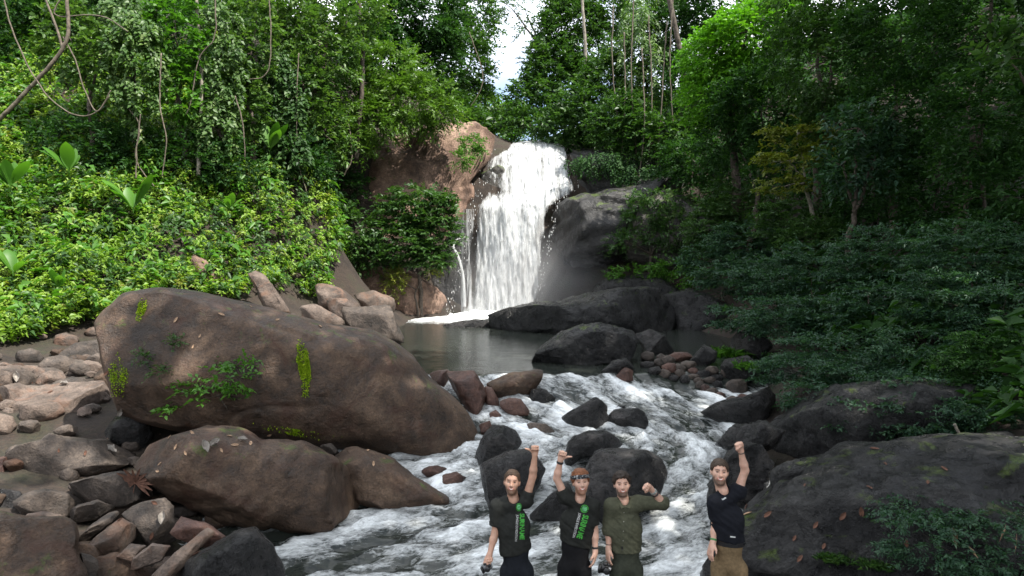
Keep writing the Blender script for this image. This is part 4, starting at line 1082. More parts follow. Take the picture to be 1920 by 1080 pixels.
# unseen trees above and right of the view, added to shade river, boulder and forest
for k, (c, r, lab) in enumerate([((9.5, 2.5, 17.5), (4.6, 4.6, 3.6), 'unseen tall shade tree on the right bank beside the viewpoint'), ((12.0, 10.5, 19.0), (5, 4.6, 4.0), 'unseen tall shade tree above the right slab'),
                                 ((8.0, -5.0, 15.5), (5, 4.5, 3.5), 'unseen tall shade tree behind the viewpoint'), ((15, 17.5, 20), (5, 5, 4.5), 'unseen tall shade tree above the tiered shrubs'), ((5.5, -1.0, 17.5), (3.2, 3.6, 2.6), 'unseen shade tree leaning over the river behind the viewpoint'), ((5.6, 7.0, 18.5), (3.6, 3.4, 2.4), 'unseen tall shade tree added leaning out over the rapids'),
      ((20, 13.5, 24), (5.5, 5, 4), 'unseen tall shade tree added on the right hillside, nearest the slab'), ((23, 19.5, 26.5), (5.5, 5, 4), 'unseen tall shade tree added high on the right hillside'), ((26, 25.5, 28.5), (5.5, 5, 4), 'unseen tall shade tree added farthest up the right hillside'), ((30, 18, 30), (6, 6, 4), 'unseen tall shade tree added at the top of the right hillside')]):  # hillside crowns out of view, added to deepen shade in the right forest
    c = np.array(c, float); r = np.array(r, float)
    wl_ = [(c, r), (c + r * np.array([.6, -.5, -.3]), r * .7), (c + r * np.array([-.3, .6, -.25]), r * .65)]
    tree('unseen_shade_tree', lab, 'tree', None, 'mid', 26, seed=110 + k, world_lobes=wl_, leaf=0.5, base=(c[0] + 3.0, c[1] - 0.5, float(terrain(np.array([c[0] + 3.0]), np.array([c[1] - 0.5]))[0]) - .3), r0=.3)

# --- undergrowth
def cover(name, label, region, n_pts, leaf, kind, m=8, seed=0, mode='up', stem=1.6, gaps=False):
    g = np.random.default_rng(seed + 900)
    pts = []
    while sum(len(a) for a in pts) < n_pts:
        x = g.uniform(region[0], region[1], n_pts); y = g.uniform(region[2], region[3], n_pts)
        k = region[4](x, y)
        pts.append(np.stack([x[k], y[k]], -1))
    q = np.vstack(pts)[:n_pts]
    z = terrain(q[:, 0], q[:, 1])
    p = np.column_stack([q, z])
    if gaps:
        kk = fbm(p * 0.75 + 61, 3) > -0.2
        q, z, p = q[kk], z[kk], p[kk]
    e = 0.3
    nx = (terrain(q[:, 0] + e, q[:, 1], False) - terrain(q[:, 0] - e, q[:, 1], False)) / (2 * e)
    ny = (terrain(q[:, 0], q[:, 1] + e, False) - terrain(q[:, 0], q[:, 1] - e, False)) / (2 * e)
    nr = norm(np.column_stack([-nx, -ny, np.ones(len(q))]))
    hgt = 0.5 + 0.9 * np.clip(0.5 + fbm(p * 0.55, 3), 0, 1.2)
    d = nr * 0.7 + np.array([0, 0, .6]) + 0.35 * g.normal(size=p.shape)
    mound = np.clip(0.15 + 1.3 * fbm(np.column_stack([q * 0.45, 0 * z]) + 8, 3), 0, 1.5)
    p = p + nr * (g.random(len(p)) ** 0.6 * (hgt * 0.45 + mound))[:, None]
    lf = leaf * (0.6 + 0.5 * y_scale(q[:, 1]))
    V, F, var = sprays(p, d, m, leaf * stem, leaf, 0.42, g, mode, droop=0.35)
    # patches of plants of one kind
    patch = np.clip(0.5 + 0.9 * fbm(V * np.array([.5, .5, .5]) + 40, 3), 0, 1)
    var = np.clip(0.55 * var + 0.45 * patch, 0, 1)
    link(name, mesh_np(name, V, F, {'var': var}), LEAF[kind], kind='stuff', label=label, cat='undergrowth')

def y_scale(y): return np.clip(y / 30, 0.4, 1.5)
def bank_edge(x, y):       # left bank: beyond the line along its foot
    xe = np.interp(y, [15, 19, 22, 25, 30, 34, 37], [-16, -13.6, -12.6, -10.2, -8.3, -8.4, -9.2])
    return x < xe
cover('bank_plants', 'bright green leafy plants covering the left bank', (-27, -8, 15, 36, lambda x, y: bank_edge(x, y) & (y > 17)), 17000, 0.19, 'bank', 8, 1, gaps=True)
cover('bank_large_leaves', 'large leaves standing above the plants of the left bank', (-25, -8, 15, 34, lambda x, y: bank_edge(x, y) & (y > 17)), 1500, 0.36, 'bright', 6, 11, gaps=True)
cover('bank_dark_leaves', 'dark green plants in the hollows of the left bank', (-26, -8, 15, 35, lambda x, y: bank_edge(x, y) & (y > 17)), 3500, 0.24, 'mid', 8, 12)
cover('bank_dry_leaves', 'withered yellowish leaves among the left bank plants', (-24, -8, 15, 33, lambda x, y: bank_edge(x, y) & (y > 17)), 700, 0.2, 'yellow', 6, 13)
cover('bank_seedlings', 'small light plants between the leaves of the left bank', (-24, -8, 15, 34, lambda x, y: bank_edge(x, y) & (y > 17)), 5000, 0.1, 'light', 7, 2)
cover('left_forest_undergrowth', 'dark undergrowth on the left hillside', (-50, -9, 24, 75, lambda x, y: (x < -11 - (y - 36) * .15) & ((y > 33) | (x < -22))), 2600, 0.6, 'dark', 8, 3)
def right_edge(x, y):
    xe = np.interp(y, [6, 9, 12, 15, 19, 24, 28, 32, 38, 44], [8.5, 8.2, 8.0, 7.6, 8.2, 9.6, 10.4, 10.3, 10.2, 8])
    return x > xe
cover('right_forest_undergrowth', 'dark undergrowth on the right hillside', (7, 45, 6, 75, right_edge), 11000, 0.42, 'dark', 8, 4)
cover('upstream_undergrowth', 'green undergrowth beside the river above the falls', (-16, 20, 47, 100, lambda x, y: np.abs(x - 1.5) > 2.5), 2500, 0.6, 'mid', 8, 5)

# ------------------------------------------------------------------ vines, plants and litter
def vine(label, pts, d, r, mat=None, name='hanging_vine', group='bare hanging vines'):
    p = np.array([P(a, b_, d + (c[0] if c else 0)) for a, b_, *c in pts])
    L = spline(p, 14 * len(p))
    L = L + (0.35 if name == 'hanging_vine' else 0.12) * r * np.stack([pnoise(L * 2.3), pnoise(L * 2.3 + 7), pnoise(L * 2.3 + 15)], -1) * 3
    V, F = tube(L, np.linspace(r, r * .7, len(L)), 7)
    loc = L[0]
    o = link(name, mesh_np(name, V - loc, F), mat or VINE, label=label, cat={'hanging_vine': 'vine', 'bough': 'branch', 'dead_branch': 'branch'}.get(name, 'tree'), group=group)
    o.location = loc
vine('thick pale bough rising diagonally from the left edge', [(-60, 270), (0, 222), (60, 160), (112, 100), (128, 60), (124, -20)], 25.6, .085, name='bough', group=None)
vine('thin fork leaving the pale bough near the top left', [(118, 92), (105, 50), (80, -15)], 25.6, .05, name='bough', group=None)
ORD = ['first', 'second', 'third', 'fourth', 'fifth', 'sixth', 'seventh', 'eighth', 'ninth', 'tenth', 'eleventh', 'twelfth', 'thirteenth']
VL = [([(118, 70), (140, 110), (163, 180), (182, 208), (205, 180)], 25.7), ([(5, -10), (28, 70), (62, 140), (105, 195), (150, 217), (185, 207), (208, 170)], 25.4), ([(120, -10), (105, 15), (110, 30), (190, 30), (240, 60)], 25.8),
        ([(255, 335), (257, 270), (263, 215)], 26.5), ([(302, 100), (300, 200), (312, 262), (304, 330)], 26.6), ([(403, -10), (405, 45), (397, 78), (372, 112), (360, 180), (350, 215)], 27.6), ([(505, -10), (508, 100), (498, 140), (466, 150)], 29),
        ([(240, 200), (262, 240), (255, 300), (290, 350)], 26.8), ([(440, 180), (455, 230), (460, 300)], 28.5), ([(560, 100), (556, 200), (560, 300), (575, 360)], 31), ([(650, 210), (660, 290), (645, 330)], 35),
        ([(1188, -10), (1184, 150), (1196, 335)], 41), ([(1216, 30), (1222, 180), (1214, 330)], 40.5), ([(1250, 40), (1240, 200), (1232, 320)], 40.2), ([(1204, 90), (1208, 240), (1198, 335)], 40), ([(1262, -10), (1256, 110), (1262, 240)], 40), ([(1170, 60), (1172, 180), (1165, 300)], 41),
        ([(880, 60), (905, 150), (870, 220)], 50), ([(1150, 10), (1148, 120), (1158, 230)], 42)]
for k, (pts, d) in enumerate(VL):
    side = 'left wall of creepers' if pts[0][0] < 700 else 'trees above the right cliff'
    order = sorted(q_[0][0] for q_, _ in VL if (q_[0][0] < 700) == (pts[0][0] < 700)).index(pts[0][0])
    vine('thin bare vine, %s from the left among those on the %s' % (ORD[order], side), pts, d, .028 if d < 35 else .04, group='bare vines on the ' + side)
vine('slanting brown trunk behind the creepers above the right cliff', [(1250, -20), (1268, 60), (1283, 130), (1288, 230), (1290, 300)], 41.5, .16, BARK, 'slanting_tree', None)
for lab, pts, d_, r_, mt in [('slender dark trunk in the forest, right of the yellowish young tree', [(1640, 440), (1634, 250), (1645, -20)], 25.5, .06, BARK), ('slender dark trunk near the right edge of the forest', [(1752, 480), (1760, 250), (1748, -20)], 23.5, .08, BARK),
        ('leaning trunk deep in the right forest', [(1850, 470), (1838, 220), (1862, -20)], 21, .07, BARK), ('pale trunk among the left creepers', [(372, 330), (378, 160), (366, -20)], 28.2, .09, BARKP), ('trunk behind the light green leaning tree', [(668, 300), (680, 120), (672, -20)], 36, .13, BARK), ('pale trunk at the right of the sky gap', [(1092, 250), (1098, 110), (1090, -20)], 46, .13, BARKP)]:
    vine(lab, pts, d_, r_, mt, 'slender_tree', None)
vine('pale dead branch lying on the right bank', [(1790, 795), (1800, 815), (1826, 848), (1868, 872), (1925, 878)], 10.6, .022, BARKP, 'dead_branch', None)
vine('thin dead twig below the pale dead branch', [(1745, 858), (1790, 880), (1840, 888), (1900, 868)], 10.2, .009, BARKP, 'dead_branch', None)
tree('sky_tree', 'sparse tree with bare branches against the white sky', 'tree', [(985, 18, 42, 16, 52), (1000, 55, 26, 10, 52), (950, 8, 25, 12, 52), (1040, 25, 20, 20, 52.5)], 'mid', 7, seed=140, base=P(1032, 170, 52), r0=.17, leaf=.24)

def paddle_plant(label, px, py, d, n, ln, seed, group='broad-leaved plants on the left bank'):
    g = np.random.default_rng(seed)
    b0 = P(px, py, d)
    root = empty('broadleaf_plant', tuple(b0), label, 'plant', group)
    for k in range(n):
        a = g.uniform(0, 2 * np.pi); lean = g.uniform(.25, .8); L = ln * g.uniform(.7, 1.15); w = L * g.uniform(.13, .18)
        out = np.array([math.cos(a), math.sin(a) * .8 - .25, 0])
        t = np.linspace(0, 1, 12)
        mid = b0 + out * (lean * L * t ** 1.4)[:, None] + np.array([0, 0, 1.0]) * (L * (t - .55 * lean * t ** 2.6))[:, None]
        sd = norm(np.cross(np.gradient(mid, axis=0), out + np.array([0, 0, .2])))
        wd = w * np.clip(np.sin(np.clip((t - .22) / .78, 0, 1) * np.pi) ** .6, .03, 1)
        up_ = norm(np.cross(sd, np.gradient(mid, axis=0)))
        V = np.stack([mid - sd * wd[:, None] + up_ * (wd * .35)[:, None], mid, mid + sd * wd[:, None] + up_ * (wd * .35)[:, None]], 1).reshape(-1, 3)
        child('leaf', V, grid_faces(12, 3), LEAF['bright'], root, {'var': np.full(len(V), g.uniform(.2, 1))})
for k, (lab, px, py, d, n, ln) in enumerate([('tall broad-leaved plant with upright paddles in the middle of the bank', 250, 400, 25.2, 7, 1.7), ('broad-leaved plant at the left edge of the bank', 20, 360, 23.5, 8, 1.6), ('broad-leaved clump low at the left edge', 25, 520, 20.6, 7, 1.1),
        ('broad-leaved clump above the left edge boulders', 110, 545, 21, 6, .8), ('drooping broad-leaved plant below the pale creepers', 130, 330, 25, 6, 1.5), ('dark broad-leaved plant right of the bank near the cliff', 505, 290, 30.5, 7, 1.6), ('small broad-leaved plant in the bank above the huge boulder', 430, 400, 27, 5, .9)]):
    paddle_plant(lab, px, py, d, n, ln, 200 + k)

_tr = [BVHTree.FromPolygons([tuple(v) for v in V], [tuple(int(i) for i in f) for f in F]) for o, V, F in ROCKS.values()]
_ob = [o for o, V, F in ROCKS.values()]
def rock_hit(px, py):
    d = Vector(ray(px, py)).normalized(); best = None
    for t, ob in zip(_tr, _ob):
        h = t.ray_cast(Vector((0, 0, CAMZ)), d)
        if h[0] is not None and (best is None or h[3] < best[2]):
            best = (np.array(h[0]), np.array(h[1]), h[3], ob)
    if best is None:
        p = P(px, py, hit(px, py)); best = (p, np.array([0, 0, 1.0]), np.linalg.norm(p), None)
    n_ = best[1]
    if n_ @ np.array(d) > 0: n_ = -n_
    return best[0], n_, best[3]

# moss growing on the huge boulder
def moss(poly, n_, size, name='moss', lab=None):
    g = np.random.default_rng(int(poly[0][0]))
    poly = np.array(poly, float); c = poly.mean(0)
    pp, nn = [], []
    for _ in range(n_):
        a = g.uniform(-np.pi, np.pi); r = ray_poly(poly - c, np.array([a]))[0] * math.sqrt(g.random()) * (1 + .25 * g.normal() * .4)
        p, nr, ob = rock_hit(c[0] + r * math.cos(a), c[1] + r * math.sin(a))
        if ob is BIG[0]:
            pp.append(p); nn.append(nr)
    pp, nn = np.array(pp), np.array(nn)
    bump_ = np.clip(.5 + fbm(pp * 9, 2), 0.1, 1)
    base = pp + nn * (bump_ * size * .5)[:, None]
    V, F, var = leaves(base, nn + .9 * g.normal(size=pp.shape), nn + .5 * g.normal(size=pp.shape), np.full(len(pp), size), np.full(len(pp), size * .7), g.random(len(pp)), droop=.3)
    me = mesh_np(name, V - np.array(BIG[0].location), F, {'var': var})
    link(name, me, LEAF['moss'], parent=BIG[0], label=lab, kind='stuff')
moss([(556, 645), (570, 640), (577, 665), (581, 700), (578, 735), (568, 750), (566, 710), (559, 680)], 2600, .035, lab='bright green moss streak')
moss([(262, 565), (276, 562), (274, 580), (262, 602), (256, 598)], 500, .03, lab='yellow-green moss near the top')
moss([(470, 790), (560, 805), (640, 815), (600, 822), (500, 806)], 500, .03)
moss([(205, 690), (222, 660), (240, 700), (232, 745), (212, 740)], 500, .03)
hp0, hn0, _ = rock_hit(425, 765)
dpt = hp0[1] - .15
tree('boulder_plant', 'leafy green plant rooted on the front of the huge boulder', 'plant', [(345, 738, 42, 14, dpt), (385, 722, 30, 14, dpt), (430, 705, 28, 10, dpt - .1), (440, 732, 26, 12, dpt - .1), (395, 745, 34, 12, dpt - .1)], 'bright', 34, seed=150, base=hp0, r0=.02, leaf=.11, m=7, mode='flat')
for k, (px, py, lab) in enumerate([(268, 672, 'small fern on the left face of the huge boulder'), (296, 697, 'tiny sprig left of the plant on the huge boulder'), (330, 640, 'tiny sprig high on the huge boulder')]):
    h0, _, _ = rock_hit(px, py)
    tree('sprig', lab, 'plant', [(px, py, 9 - 2 * k, 8 - 2 * k, h0[1] - .06)], 'mid', 30, seed=155 + k, base=h0, r0=.006, leaf=.06, m=6)
def tuft(label, px, py, n_, ln, seed, kind='bright'):
    h0, _, _ = rock_hit(px, py)
    g = np.random.default_rng(seed)
    root = empty('grass_tuft', tuple(h0), label, 'grass')
    base = h0 + g.normal(size=(n_, 3)) * np.array([.28, .2, .03]) * ln * 2
    d = g.normal(size=(n_, 3)) * np.array([.7, .6, .1]) + np.array([0, -.1, .9])
    V, F, var = leaves(base, d, g.normal(size=(n_, 3)) + np.array([0, 0, 1.0]), ln * g.uniform(.6, 1.2, n_), np.full(n_, ln * .09), g.random(n_), droop=.4)
    child('blades', V, F, LEAF[kind], root, {'var': var})
tuft('bright grass tuft on the right bank stones', 1372, 668, 420, .5, 1)
tuft('small grass tuft right of the bank stones', 1410, 690, 200, .35, 2)
tuft('low green tuft on the dark slab at the bottom', 1565, 1050, 500, .14, 3, 'mid')
tuft('low fern patch beside the tuft on the dark slab', 1640, 1062, 300, .14, 4, 'mid')

# dry leaves
DRY = [plain_mat('dry_leaf_tan', (.3, .2, .13), .8, .2, .4, 20), plain_mat('dry_leaf_rust', (.1, .05, .034), .8, .2, .4, 20), plain_mat('dry_leaf_grey', (.26, .235, .21), .85, .2, .3, 14)]
def dry_leaf(name, label, px, py, ln, wd, mat, seed, curl=.5, group=None):
    g = np.random.default_rng(seed)
    p, nr, ob = rock_hit(px, py)
    nu, nv = 9, 5
    u, v = np.meshgrid(np.linspace(0, 1, nu), np.linspace(-1, 1, nv), indexing='ij')
    w = np.sin(np.pi * np.clip(u, .02, .98)) ** .7
    x = (u - .5) * ln; y = v * w * wd * .5
    z = curl * (wd * .5 * np.abs(v) ** 1.5 * w + ln * .25 * (u - .5) ** 2 * 2) + .12 * wd * pnoise(np.stack([u * 4, v * 2, u * 0 + seed], -1)) * curl * 2
    z -= z.min() - .003
    a = g.uniform(0, 2 * np.pi)
    t1 = norm(np.cross(nr, [math.cos(a), math.sin(a), .1])); t2 = np.cross(nr, t1)
    V = t1 * x.ravel()[:, None] + t2 * y.ravel()[:, None] + nr * z.ravel()[:, None]
    o = link(name, mesh_np(name, V, grid_faces(nu, nv)), DRY[mat], label=label, cat='leaf', group=group)
    o.location = p
for k, (px, py, ln, lab) in enumerate([(385, 838, .3, 'pale crumpled leaf on top of the long boulder'), (402, 833, .26, 'pale curled leaf beside the crumpled one on the long boulder'), (455, 826, .22, 'pale curled leaf near the back of the long boulder'), (204, 846, .3, 'pale curled leaf on the long dark ledge'),
        (306, 972, .26, 'white curled leaf standing in the bottom left pile'), (121, 722, .3, 'pale leaf on the broad pale boulder'), (30, 706, .34, 'pale leaf by the left edge under the bank'), (228, 770, .26, 'pale leaf at the shadow under the huge boulder')]):
    dry_leaf('curled_leaf', lab, px, py, ln * .7, ln * .34, 2, 300 + k, 1.6)
_g = random.Random(4)
for lab, mt, spots in [('small dry leaf on the long boulder', 0, [(300, 815), (318, 820), (330, 838), (348, 850), (300, 870), (430, 818), (440, 835), (470, 832), (505, 815), (415, 845), (360, 812), (296, 884)]),
                       ('small dry leaf on the huge boulder', 0, [(375, 630), (362, 650), (470, 575), (415, 590), (600, 612), (330, 600), (520, 600)]),
                       ('rust dry leaf in the left rock pile', 1, [(150, 705), (175, 712), (60, 720), (95, 735), (200, 700), (35, 825), (110, 845), (225, 975), (285, 1005), (160, 850), (365, 1005), (290, 943)]),
                       ('dry leaf fallen on the dark slab', 1, [(1510, 910), (1615, 960), (1580, 968), (1530, 985), (1490, 1010), (1640, 842), (1630, 915), (1770, 880), (1440, 965), (1700, 1020), (1545, 1025), (1500, 1048), (1400, 950), (1660, 870), (1740, 905)]),
                       ('dry leaf on the pointed brown boulder', 0, [(690, 845), (720, 860), (760, 880), (700, 870)])]:
    for px, py in spots:
        ln = _g.uniform(.07, .13)
        dry_leaf('dry_leaf', lab, px, py, ln, ln * .45, mt, int(px * 7 + py), .5, lab.replace('leaf', 'leaves'))
dry_leaf('curled_leaf', 'orange leaf on the dark wet boulder at the bottom edge', 368, 1040, .14, .08, 1, 401, .4)
dry_leaf('curled_leaf', 'yellow leaf beside the khaki trousers on the slab', 1402, 964, .12, .07, 0, 402, .4)
# dead palm leaf
pc, pn, _ = rock_hit(262, 912)
pc = pc + np.array([0, -.12, .1])
proot = empty('palm_leaf', tuple(pc), 'dead red-brown palm leaf fanned out on the oval rock', 'leaf')
for k in range(13):
    a = R(-35 + k * 250 / 12.0); L = .34 * random.uniform(.75, 1.1)
    dv = norm(np.array([math.cos(a), -.25, math.sin(a) * .8])); sd = norm(np.cross(dv, [0, -1, .3]))
    t = np.linspace(0, 1, 6)
    mid = pc + dv * (t * L)[:, None] + np.array([0, 0, -1]) * (.12 * L * t ** 2)[:, None]
    w = .022 * np.sin(np.pi * np.clip(t * .9 + .08, 0, 1)) + .003
    V = np.stack([mid - sd * w[:, None] + np.array([0, -.008, .004]), mid, mid + sd * w[:, None] + np.array([0, -.008, .004])], 1).reshape(-1, 3)
    child('leaflet', V, grid_faces(6, 3), DRY[1], proot)
V, F = tube([pc, pc + np.array([-.02, -.05, -.18]), pc + np.array([-.03, -.06, -.32])], [.008, .007, .006], 6)
child('leaf_stalk', V, F, DRY[1], proot)
for k, (px, py, ln) in enumerate([(1790, 1010, .3), (1880, 1000, .22), (1905, 1020, .25), (1825, 1035, .2)]):
    p = P(px, py, 7.4)
    V = np.array([(0, 0, .5), (.12, -.03, .1), (.02, .02, -.5), (-.1, -.02, .05), (0, .03, .05)]) * ln
    o = link('hanging_dead_leaf', mesh_np('hanging_dead_leaf', V, np.array([(0, 1, 4), (1, 2, 4), (2, 3, 4), (3, 0, 4)])), DRY[1 if k == 0 else 0], label='brown dead leaf caught in the leafy sprays at bottom right', cat='leaf', group='dead leaves in the sprays')
    o.location = p
    o.rotation_euler = (.2, .5 * k - .3, .6 * k)

# ------------------------------------------------------------------ people
class Field:
    """a signed distance field of blended limbs, meshed as one continuous surface"""
    def __init__(self, voxel):
        self.h = voxel; self.prims = []
    def cone(self, a, b_, ra, rb, k=0.02, flat=None):
        self.prims.append(('cone', np.asarray(a, float), np.asarray(b_, float), ra, rb, k)); return self
    def chain(self, pts, rad, k=0.012):
        for i in range(len(pts) - 1):
            self.cone(pts[i], pts[i + 1], rad[i], rad[i + 1], k)
    def ell(self, c, r, k=0.03, B=None):
        self.prims.append(('ell', np.asarray(c, float), np.asarray(r, float), np.eye(3) if B is None else B, None, k)); return self
    def sub(self, c, r, k=0.012, B=None):
        self.prims.append(('sub', np.asarray(c, float), np.asarray(r, float), np.eye(3) if B is None else B, None, k)); return self
    def cut(self, fn):
        self.prims.append(('cut', fn)); return self
    def mesh(self):
        lo, hi = [], []
        for p in self.prims:
            if p[0] == 'cone':
                m_ = max(p[3], p[4]); lo += [np.minimum(p[1], p[2]) - m_]; hi += [np.maximum(p[1], p[2]) + m_]
            elif p[0] == 'ell':
                m_ = np.abs(p[3].T) @ p[2]; lo += [p[1] - m_]; hi += [p[1] + m_]
        h = self.h
        lo = np.min(lo, 0) - 4 * h; hi = np.max(hi, 0) + 4 * h
        n = np.ceil((hi - lo) / h).astype(int) + 1
        F = np.full(n, 0.2, dtype=np.float32)
        ax = [lo[i] + h * np.arange(n[i]) for i in range(3)]
        def box(a, b_):
            i0 = np.clip(np.floor((a - lo) / h).astype(int), 0, n - 1); i1 = np.clip(np.ceil((b_ - lo) / h).astype(int) + 1, 1, n)
            sl = tuple(slice(i0[i], i1[i]) for i in range(3))
            return sl, np.stack(np.meshgrid(*[ax[i][sl[i]] for i in range(3)], indexing='ij'), -1)
        for p in self.prims:
            if p[0] == 'cone':
                _, a, b_, ra, rb, k = p
                m_ = max(ra, rb) + 0.05
                sl, q = box(np.minimum(a, b_) - m_, np.maximum(a, b_) + m_)
                ab = b_ - a; t = np.clip(((q - a) @ ab) / max(ab @ ab, 1e-9), 0, 1)
                d = np.linalg.norm(q - a - t[..., None] * ab, axis=-1) - (ra + (rb - ra) * t)
            elif p[0] in ('ell', 'sub'):
                _, c, r, B, _, k = p
                m_ = np.abs(B.T) @ r + 0.05
                sl, q = box(c - m_, c + m_)
                u = (q - c) @ B.T
                k0 = np.linalg.norm(u / r, axis=-1); k1 = np.linalg.norm(u / (r * r), axis=-1)
                d = k0 * (k0 - 1) / np.maximum(k1, 1e-6)
            else:
                sl, q = box(lo, hi)
                F[sl] = np.maximum(F[sl], p[1](q)); continue
            f = F[sl]
            if p[0] == 'sub':
                hh = np.clip(0.5 - 0.5 * (f + d) / k, 0, 1)
                F[sl] = f * (1 - hh) - d * hh + k * hh * (1 - hh)
            else:
                hh = np.clip(0.5 + 0.5 * (f - d) / k, 0, 1)
                F[sl] = f * (1 - hh) + d * hh - k * hh * (1 - hh)
        return surface_nets(F, lo, h)

def surface_nets(F, lo, h):
    S = F < 0
    nx, ny, nz = F.shape
    c = [S[i:nx - 1 + i, j:ny - 1 + j, k:nz - 1 + k] for i in (0, 1) for j in (0, 1) for k in (0, 1)]
    cnt = sum(a.astype(np.int8) for a in c)
    act = (cnt > 0) & (cnt < 8)
    idx = -np.ones(act.shape, dtype=np.int64)
    I = np.argwhere(act); idx[act] = np.arange(len(I))
    acc = np.zeros((len(I), 3)); num = np.zeros(len(I))
    cor = [(i, j, k) for i in (0, 1) for j in (0, 1) for k in (0, 1)]
    for a in range(8):
        for b_ in range(a + 1, 8):
            A, B = np.array(cor[a]), np.array(cor[b_])
            if np.abs(A - B).sum() != 1: continue
            fa = F[tuple((I + A).T)]; fb = F[tuple((I + B).T)]
            m = (fa < 0) != (fb < 0)
            t = fa[m] / (fa[m] - fb[m])
            acc[m] += A + (B - A) * t[:, None]; num[m] += 1
    V = lo + h * (I + acc / num[:, None])
    Q = []
    for axn in range(3):
        o = [a for a in range(3) if a != axn]
        s0 = [slice(None)] * 3; s1 = [slice(None)] * 3
        s0[axn] = slice(0, -1); s1[axn] = slice(1, None)
        ch = S[tuple(s0)] != S[tuple(s1)]
        E = np.argwhere(ch)
        ok = (E[:, o[0]] > 0) & (E[:, o[1]] > 0) & (E[:, o[0]] < F.shape[o[0]] - 1) & (E[:, o[1]] < F.shape[o[1]] - 1)
        E = E[ok]
        def cell(d0, d1):
            e = E.copy(); e[:, o[0]] += d0; e[:, o[1]] += d1
            return idx[tuple(e.T)]
        q = np.stack([cell(-1, -1), cell(0, -1), cell(0, 0), cell(-1, 0)], -1)
        ins = S[tuple(E.T)]
        flip = ins if axn != 1 else ~ins
        q[~flip] = q[~flip][:, ::-1]
        Q.append(q)
    return V, np.vstack(Q)

def smooth_mesh(V, Q, it=2):
    for _ in range(it):
        acc = np.zeros_like(V); num = np.zeros(len(V))
        for k in range(4):
            np.add.at(acc, Q[:, k], V[Q[:, (k + 1) % 4]]); np.add.at(num, Q[:, k], 1)
            np.add.at(acc, Q[:, k], V[Q[:, (k + 3) % 4]]); np.add.at(num, Q[:, k], 1)
        V = 0.5 * V + 0.5 * acc / np.maximum(num, 1)[:, None]
    return V

def skin_mat(name, skin, hair):
    m, n, l, b = mat_new(name)
    be = n.new('ShaderNodeAttribute'); be.attribute_name = 'beard'
    li = n.new('ShaderNodeAttribute'); li.attribute_name = 'lip'
    tc = n.new('ShaderNodeTexCoord')
    t = noise_node(n, l, 22, 4, 0.6, tc.outputs['Object'])
    base = ramp(n, l, t.outputs['Fac'], [(0.3, tuple(c * .85 for c in skin)), (0.7, tuple(min(1, c * 1.12) for c in skin))]).outputs['Color']
    t2 = noise_node(n, l, 240, 3, 0.6, tc.outputs['Object'])
    bf = math_node(n, l, 'MULTIPLY', be.outputs['Fac'], maprange(n, l, t2.outputs['Fac'], 0.3, 0.6, 0.6, 1.0))
    col = mixc(n, l, bf, base, hair)
    col = mixc(n, l, li.outputs['Fac'], col, (skin[0] * .75, skin[1] * .42, skin[2] * .42))
    l.new(col, b.inputs['Base Color'])
    b.inputs['Roughness'].default_value = 0.5
    b.inputs['Subsurface Weight'].default_value = 0.12
    b.inputs['Subsurface Radius'].default_value = (0.012, 0.005, 0.003)
    return m

def cloth_mat(name, col, rough=0.9):
    return plain_mat(name, col, rough, 0.15, 0.18, 35, bump=0.25)

TEETH = plain_mat('teeth', (0.75, 0.72, 0.66), 0.3, 0.5, 0.03)
EYEW = plain_mat('eye', (0.05, 0.035, 0.028), 0.15, 0.5, 0.3)
BLACKP = plain_mat('black_plastic', (0.012, 0.012, 0.013), 0.4, 0.5, 0.2)
GREYP = plain_mat('grey_plastic', (0.16, 0.165, 0.17), 0.4, 0.5, 0.15)
WHITEP = plain_mat('white_print', (0.48, 0.48, 0.47), 0.7, 0.2, 0.05)
GREENP = plain_mat('green_print', (0.06, 0.34, 0.05), 0.7, 0.2, 0.15, 25)
SHOE = plain_mat('shoe', (0.03, 0.027, 0.024), 0.7, 0.3)

def frame(fwd, upv=(0, 0, 1.0)):
    f = norm(np.asarray(fwd, float)); r = norm(np.cross(f, upv)); u = np.cross(r, f)
    return np.array([-r, f, u])          # rows: image-right x, forward, up (forward = towards viewer)

def cam_print(bvh, shape_pts, faces, name, mat, root, lift=0.004):
    shirt_ = [c for c in root.children if c.name.split('.')[0] == 'shirt'][0]
    """lays a flat print, given in photo pixels, on the cloth below it"""
    out = []
    o = Vector((0, 0, CAMZ))
    ok = True
    last = None
    for px, py in shape_pts:
        d = Vector(ray(px, py)).normalized()
        h = bvh.ray_cast(o, d)
        if h[0] is None:
            p = last if last is not None else P(px, py, root.location.y)
        else:
            p = np.array(h[0]) - np.array(d) * lift
        last = p
        out.append(p)
    me = mesh_np(name, np.array(out) - np.array(root.location), faces, smooth=False)
    return link(name, me, mat, parent=shirt_)

def text_shape(txt, start, end, cap, thick=0.0):
    cu = bpy.data.curves.new('t', 'FONT'); cu.body = txt; cu.size = 1.0; cu.offset = thick; cu.resolution_u = 3
    ob = bpy.data.objects.new('t', cu); COL.objects.link(ob)
    dg = bpy.context.evaluated_depsgraph_get()
    me = ob.evaluated_get(dg).to_mesh()
    bm = bmesh.new(); bm.from_mesh(me)
    bmesh.ops.triangulate(bm, faces=bm.faces[:])
    V = np.array([v.co[:2] for v in bm.verts]); F = np.array([[v.index for v in f.verts] for f in bm.faces])
    bm.free(); ob.evaluated_get(dg).to_mesh_clear()
    bpy.data.objects.remove(ob); bpy.data.curves.remove(cu)
    V[:, 0] -= V[:, 0].min(); w = V[:, 0].max(); hh = 0.7
    s, e = np.array(start, float), np.array(end, float)
    L = np.linalg.norm(e - s); e1 = (e - s) / L; e2 = np.array([e1[1], -e1[0]])
    q = s + e1 * (V[:, :1] / w * L) + e2 * ((V[:, 1:] / hh - 0.5) * cap)
    return q, F

